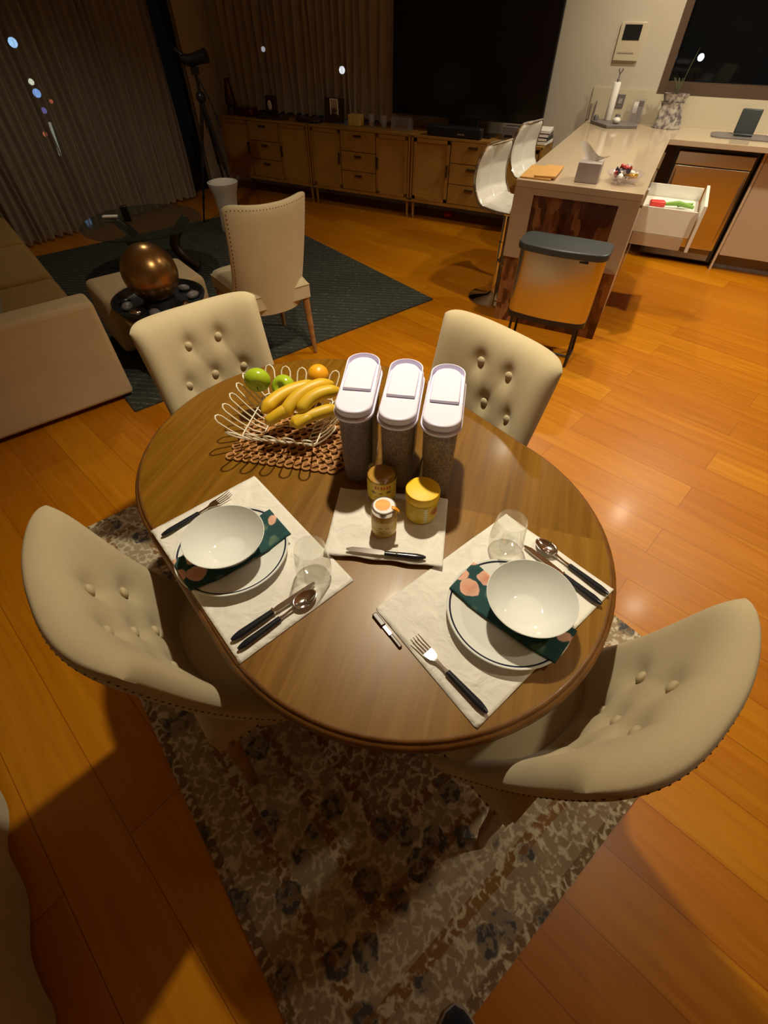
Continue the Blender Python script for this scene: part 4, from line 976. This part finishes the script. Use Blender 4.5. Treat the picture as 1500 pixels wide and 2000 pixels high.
def knife(loc, rot, label, L=.105, blade=.115, group='black-handled table knives', rivets=0, hw=.0095, flat=False):
    t = thing('knife', label, 'knife', loc, rot, group); handle(t, L, hw, .012, flat=flat)
    m = MB(); y0 = L-.004; out = [(-.004, y0), (.004, y0), (.0075, y0+.012), (.0095, y0+blade*.55), (.0085, y0+blade*.85), (.003, y0+blade), (-.003, y0+blade*.985), (-.005, y0+blade*.8), (-.0065, y0+.015)]
    m.prism(out, .005, .0066); m.build('blade', 'steel', t, smooth=False)
    if rivets:
        for k in range(rivets): MB().sphere((0, L*(.25+.45*k), .0095), .0028, 12, 6, (1, 1, .4)).build('rivet', 'chrome', t)
    else: MB().box((0, L-.001, .006), (.013, .004, .009)).build('bolster', 'chrome', t)
    return t
def spoon(loc, rot, label):
    t = thing('spoon', label, 'spoon', loc, rot, 'black-handled spoons'); handle(t)
    m = MB(); ribbon(m, [(.100, .0045, .004), (.118, .0028, .004), (.138, .0030, .006), (.150, .0042, .007)], .0018); m.build('neck', 'steel', t, bevel=.0004)
    def bw_(a, b_):
        r = b_; an = 2*pi*a; x = .0205*r*cos(an)*(1+.12*sin(an)*-1*r); y = .173+.030*r*sin(an); return Vector((x, y, .0015+.009*r**2))
    o = MB().grid(bw_, 36, 10).build('spoon_bowl', 'steel', t); md = o.modifiers.new('s', 'SOLIDIFY'); md.thickness = .0012
    return t
def aim(p, q): return atan2(-(q[0]-p[0]), (q[1]-p[1]))
CZ = MZ+.001
fork((-.560, .727, CZ), aim((-.558, .729), (-.425, .866)), 'fork lying on the upper left edge of the left placemat')
knife((-.322, .444, CZ), aim((-.322, .444), (-.157, .590)), 'table knife beside the spoon, below the left bowl')
spoon((-.304, .424, CZ), aim((-.304, .424), (-.166, .552)), 'spoon at the lower edge of the left placemat')
fork((.196, .296, CZ), aim((.196, .296), (.062, .452)), 'fork on the lower left part of the right placemat')
knife((.486, .530, CZ), aim((.486, .530), (.344, .696)), 'table knife beside the spoon, right of the right bowl')
spoon((.510, .556, CZ), aim((.510, .556), (.376, .714)), 'spoon along the far right edge of the right placemat')
knife((.100, .650, MZ+.012), aim((.100, .650), (-.095, .676)), 'black riveted knife lying in front of the jars', L=.100, blade=.098, group='kitchen knife', rivets=2, hw=.0085)
# utensil peeping out from the right placemat
kt = thing('bottle_opener', 'dark handle with a metal band peeping out left of the right placemat', 'utensil', (-.022, .510, TZ), aim((-.022, .510), (.038, .427)))
MB().box((0, .018, .004), (.012, .036, .006)).build('handle', 'darkwood', kt, bevel=.002); MB().box((0, .050, .003), (.009, .026, .004)).build('metal_band', 'steel', kt, bevel=.001); MB().box((0, .080, .003), (.008, .036, .005)).build('shaft', 'darkwood', kt, bevel=.002)

# cereal canisters
def canister(loc, rot, label, fill, level):
    t = thing('cereal_canister', label, 'canister', loc, rot, 'cereal canisters with white lids')
    W_, D_ = .090, .232
    def body(w0, d0, w1, d1, z0, z1, mat, nm, r=.040, floor_=True):
        m = MB(); a = rrect(w0, d0, r*w0/.09, 8); b_ = rrect(w1, d1, r*w1/.09, 8); n = len(a)
        m.v = [(x, y, z0) for x, y in a]+[(x, y, z1) for x, y in b_]; m.f = [tuple(range(n-1, -1, -1))]+[(i, (i+1) % n, n+(i+1) % n, n+i) for i in range(n)]
        if mat != 'clear': m.f.append(tuple(range(n, 2*n)))
        return m.build(nm, mat, t, bevel=.004 if mat != 'clear' else 0)
    body(.080, .205, W_, D_, .001, .228, 'clear', 'clear_body')
    body(.075, .200, .075+.010*level, .200+.022*level, .004, .004+.218*level, fill, 'cereal')
    MB().prism(rrect(.101, .262, .048, 10), .225, .235).build('collar', 'white', t, bevel=.003)
    lid = MB().prism(rrect(.093, .252, .044, 10), .234, .255).build('lid', 'white', t, bevel=.005)
    # raised rim round the far two thirds, and the flip cap inside
    m = MB(); path = [(-.0440, -.030), (-.0440, .080)]+[(.044*cos(radians(180-180*i/16)), .080+.044*sin(radians(180-180*i/16))) for i in range(1, 16)]+[(.0440, .080), (.0440, -.030)]
    n = len(path)
    for (x, y) in path:
        q = max(0, (y+.03)/.12); h_ = .255+.014*min(1, q)+.0005; k = .94
        m.v += [(x, y, .251), (x, y, h_), (x*k, y*.985 if y > .05 else y, h_), (x*k, y*.985 if y > .05 else y, .251)]
    for i in range(n-1):
        for j in range(4): m.f.append((i*4+j, i*4+(j+1) % 4, (i+1)*4+(j+1) % 4, (i+1)*4+j))
    m.f.append((0, 1, 2, 3)); m.f.append(tuple((n-1)*4+j for j in (3, 2, 1, 0))); m.build('raised_rim', 'white', lid)
    cp = [(-.036, -.036), (.036, -.036), (.036, .078)]+[(.036*cos(radians(180*i/14)), .078+.036*sin(radians(180*i/14))) for i in range(1, 14)]+[(-.036, .078)]
    MB().prism(cp, .254, .2635).build('flip_cap', 'white', lid, bevel=.0035)
    return t
canister((-.064, 1.030, TZ), radians(-7), 'white-lidded canister of dark cereal, leftmost of the three', 'muesli_dark', .97)
canister((.046, 1.000, TZ), radians(-9), 'white-lidded canister of brown cereal, in the middle of the three', 'muesli_mid', .94)
canister((.152, .975, TZ), radians(-10), 'white-lidded canister of golden cereal, rightmost of the three', 'muesli_gold', .90)
# chrome tool standing between canisters
tag(MB().tube([(0, 0, .0), (.004, .0, .06), (.006, 0, .11)], [.009, .011, .006], 12).build('salt_shaker', 'steel', loc=(.098, .905, TZ)), 'small shiny metal shaker between the middle and right canisters', 'shaker')

# jars
def label_marks(parent, r, z0, z1, mat, phi0, phi1, rows, cols, h_, name='print'):
    m = MB(); rnd = random.Random(rows*7+cols)
    for i in range(rows):
        z = z0+(z1-z0)*(i+.5)/rows
        for j in range(cols):
            if rnd.random() < .18: continue
            a0 = radians(phi0+(phi1-phi0)*(j+.12)/cols); a1 = radians(phi0+(phi1-phi0)*(j+.12+rnd.uniform(.4, .75))/cols)
            m.grid(lambda s, t: Vector((r*cos(a0+(a1-a0)*s), r*sin(a0+(a1-a0)*s), z-h_/2+h_*t)), 3, 1)
    return m.build(name, mat, parent)
M['ink_red'] = plain('red_ink', (.55, .10, .03), .5); M['ink_green'] = plain('green_ink', (.05, .12, .07), .5); M['ink_brown'] = plain('brown_ink', (.16, .09, .03), .5); M['ink_orange'] = plain('orange_ink', (.85, .34, .02), .4)
JZ = TZ+.0075
# front jar, silver lid with an orange sticker
j1 = thing('marmalade_jar', 'small glass jar with silver lid and orange sticker, front of the jars', 'jar', (.0, .748, JZ), 0)
MB().lathe([(0, 0), (.028, 0), (.031, .004), (.0315, .010), (.0315, .066), (.028, .074), (.026, .078)], 48).build('glass_body', 'honey', j1)
MB().lathe([(.0318, .012), (.0318, .060)], 48).build('paper_label', 'gold_label', j1)
label_marks(j1, .0321, .014, .030, 'ink_brown', -125, -55, 4, 9, .0016); label_marks(j1, .0321, .036, .044, 'ink_brown', -115, -65, 1, 5, .0035)
MB().lathe([(.027, .076), (.030, .077), (.0305, .090), (.029, .0915), (0, .0915)], 48).build('lid', 'steel', j1)
MB().lathe([(.0, .0917), (.026, .0917)], 40).build('lid_disc', 'tissue', j1)
m = MB().lathe([(.0, .0920), (.0185, .0920)], 32, (-.003, .001, 0)); m.build('sticker', 'ink_orange', j1)
m = MB()
for k in range(6): m.box((-.014+.0045*k, .003+.002*(k % 2), .0923), (.0014, .011, .0004))
m.build('sticker_print', 'wrap2', j1, smooth=False)
m = MB(); m.grid(lambda s, t: Vector((.018+.020*s, -.008-.004*s+(t-.5)*.011, .0925-.018*max(0, s-.45)**1.2*1.3)), 8, 2); o = m.build('seal_tab', 'ink_orange', j1); o.modifiers.new('s', 'SOLIDIFY').thickness = .0006
# honey jar behind, inverted dome of clear glass above a yellow label
j2 = thing('honey_jar', 'rounded clear jar with yellow label and red lettering, behind the silver-lidded jar', 'jar', (-.006, .862, TZ), 0)
MB().lathe([(0, 0), (.034, 0), (.037, .006), (.0375, .07), (.038, .100), (.035, .116), (.028, .124), (0, .126)], 48).build('glass_body', 'thinglass', j2)
MB().lathe([(0, .003), (.033, .003), (.0355, .008), (.0362, .094), (.033, .096), (0, .093)], 48).build('honey', 'honey', j2)
MB().lathe([(.0383, .030), (.0386, .092)], 48).build('paper_label', 'yellow_label', j2)
label_marks(j2, .0389, .072, .086, 'ink_red', -130, -50, 1, 7, .010); label_marks(j2, .0389, .058, .066, 'ink_green', -135, -45, 2, 3, .0025); label_marks(j2, .0387, .036, .05, 'ink_brown', -120, -60, 2, 8, .002)
# yellow tub
j3 = thing('yeast_jar', 'squat yellow tub with a big round yellow lid, right of the jars', 'jar', (.097, .803, JZ-.002), 0)
MB().lathe([(0, 0), (.034, 0), (.040, .006), (.0405, .012), (.0405, .062), (.038, .067), (.034, .069)], 56).build('tub', 'yellow_label', j3)
MB().lathe([(.040, .067), (.0405, .0675), (.0405, .070), (.040, .0705)], 56).build('neck_ring', 'ink_brown', j3)
MB().lathe([(.034, .068), (.0425, .070), (.0435, .072), (.0435, .092), (.0425, .0945), (.040, .0955), (0, .0955)], 56).build('lid', 'yellow', j3)
m = MB()
for k in range(6):
    z = .012+.0085*k; a0, a1 = radians(-84), radians(-72); m.grid(lambda s, t: Vector((.0408*cos(a0+(a1-a0)*s), .0408*sin(a0+(a1-a0)*s), z+.0045*t)), 3, 1)
m.build('nutrition_marks', 'tissue', j3)
m = MB(); pts = []
for k in range(24):
    a = 2*pi*k/24; ph_ = radians(-42)+.28*cos(a); pts.append((.0408*cos(ph_), .0408*sin(ph_), .042+.009*sin(a)))
m.tube(pts, .0011, 6, closed=True); pts = [(.0409*cos(radians(-42)+q), .0409*sin(radians(-42)+q), .042+.004*sin(q*22)) for q in [i*.03-.18 for i in range(13)]]; m.tube(pts, .0013, 6); m.build('red_logo', 'ink_red', j3)
# trivet of little wooden rings
m = MB(); q0 = Vector((-.47, 1.026, 0)); ex = Vector((.331, -.066, 0)).normalized(); ey = Vector((-ex.y, ex.x, 0)); R_ = .0135
nx, ny = 13, 10
for j in range(ny):
    for i in range(nx):
        c = ex*((i+.5+.5*(j % 2))*R_*1.93)+ey*((j+.5)*R_*1.72)
        pts = [c+Vector((R_*cos(2*pi*k/12), R_*sin(2*pi*k/12), .004)) for k in range(12)]; m.tube(pts, .0032, 6, closed=True)
        m.tube([c+Vector((-R_, 0, .004)), c+Vector((R_*.5, R_*.8, .004))], .0022, 5)
tag(m.build('trivet', 'trivet', loc=q0+Vector((0, 0, TZ))), 'brown trivet of linked wooden rings under the fruit basket', 'trivet')
# wire basket
BC = Vector((-.292, 1.165, TZ+.008)); BR = radians(-9)
bk = thing('fruit_basket', 'cream wire fruit basket with flared looped sides', 'basket', BC, BR); bk.scale = (.93, .93, .95)
def sq(h, z, n=1): return [(-h, -h, z), (h, -h, z), (h, h, z), (-h, h, z)]
def ringpts(h, z, r=.015):
    return [(x, y, z) for x, y in rrect(2*h, 2*h, r, 4)]
m = MB(); m.tube(ringpts(.078, .004), .0022, 8, closed=True); m.tube(ringpts(.122, .040), .0022, 8, closed=True); m.build('base_frame', 'wire', bk)
m = MB()
for sd in range(4):
    A_ = Matrix.Rotation(sd*pi/2, 4, 'Z')
    for k in range(5):
        x = -.096+.048*k; fl = 1.25
        def P(xx, yy, zz): return A_ @ Vector((xx, yy, zz))
        hw = .0135; p1 = []
        for sg in (-1, 1):
            pts = [P((x+sg*hw)*.80, -.078, .004), P((x+sg*hw)*.98, -.110, .022), P((x+sg*hw)*1.12, -.150, .062), P((x+sg*hw*.95)*1.22, -.180, .098)]
            p1.append(pts)
        top = [P((x-hw*.6)*1.24, -.187, .107), P(x*1.25, -.190, .111), P((x+hw*.6)*1.24, -.187, .107)]
        m.tube(p1[0]+top+p1[1][::-1], .0025, 8)
m.build('wire_loops', 'wire', bk)
MB().tube([Vector((-.078, 0, .004)), Vector((.078, 0, .004))], .002).build('base_wire', 'wire', bk)
# fruit
def apple(loc, rot, label, r=.037):
    t = thing('apple', label, 'apple', loc, 0, 'green apples in the basket'); t.rotation_euler = rot
    prof = []
    for i in range(25):
        a = pi*i/24; rr = r*(1+.10*sin(a)**2)*sin(a)**.92; z = -cos(a)*r*(.93)+ .010*math.exp(-(a/.35)**2)-.013*math.exp(-((pi-a)/.42)**2); prof.append((rr*(1+.03*cos(a)*-1), z))
    MB().lathe(prof, 36).build('flesh', 'apple', t); MB().tube([(0, 0, r*.72), (.003, 0, r*1.05)], [.0014, .0018], 6).build('stem', 'leaf', t); MB().lathe([(0, -r*.80), (.006, -r*.83), (.004, -r*.88)], 10).build('calyx', 'leaf', t); return t
apple((-.395, 1.262, .868), (radians(110), radians(10), radians(10)), 'green apple with its dark calyx showing, left in the basket')
apple((-.317, 1.262, .842), (radians(60), 0, radians(-20)), 'green apple half hidden behind the bananas', .035)
org = MB().sphere((0, 0, 0), .033, 32, 20, (1, 1, .96)).build('orange', 'orange_fruit', loc=(-.208, 1.292, .868)); tag(org, 'small orange at the back of the wire basket', 'orange')
bb = thing('banana_bunch', 'bunch of ripe yellow bananas lying across the wire basket', 'bananas', (-.25, 1.15, .855), 0)
def banana(p0, p1, p2, r, tipr=.006):
    n = 22; pts = []; rs = []
    p0, p1, p2 = Vector(p0), Vector(p1), Vector(p2)
    for i in range(n+1):
        q = i/n; pts.append(p0*(1-q)**2+p1*2*q*(1-q)+p2*q*q); rs.append(max(tipr*.6, r*min(1, (q/.14)**.6 if q < .14 else 1)*min(1, ((1-q)/.16)**.55 if q > .84 else 1)))
    rs[0] = tipr*.8; rs[-1] = tipr
    MB().tube(pts, rs, 6).build('banana', 'banana', bb, sub=1)
banana((-.105, -.045, .0), (-.06, .045, .03), (.055, .085, .012), .026)
banana((-.045, -.062, -.008), (-.005, .02, .055), (.10, .065, .030), .025)
banana((.005, -.052, .0), (.03, .0, .05), (.125, .030, .028), .024)
banana((-.095, -.068, -.020), (-.05, -.055, .012), (-.025, -.028, .010), .021)
banana((-.025, -.070, -.022), (.03, -.05, -.002), (.115, -.005, -.006), .023)
banana((-.010, -.085, -.018), (.02, -.075, .0), (.035, -.055, -.002), .018)

# ================================================================ the photographer's shoe
sh = thing('shoe', 'navy shoe toe with grey sole at the bottom edge, on the patterned rug', 'shoe', (.172, -.150, .010), radians(4))
def shf(s, t):
    a = 2*pi*s; y = .0-.27*t; w_ = .044*(min(1, (t/.16)))**.5*(1-.22*max(0, (t-.35))) ; h_ = .050*min(1, (t/.10))**.5+.035*max(0, t-.25)
    return Vector((w_*cos(a), y, .020+max(0, h_*sin(a)) if sin(a) > 0 else .020))
MB().grid(shf, 32, 26).build('upper', 'shoe', sh)
o_ = [(.047*min(1, (t/.16))**.5*(1-.2*max(0, t-.35)), -.27*t+.004) for t in [i/24 for i in range(25)]]
MB().prism(o_+[(-x, y) for x, y in o_[::-1]], .0, .021).build('sole', 'sole', sh, bevel=.003)
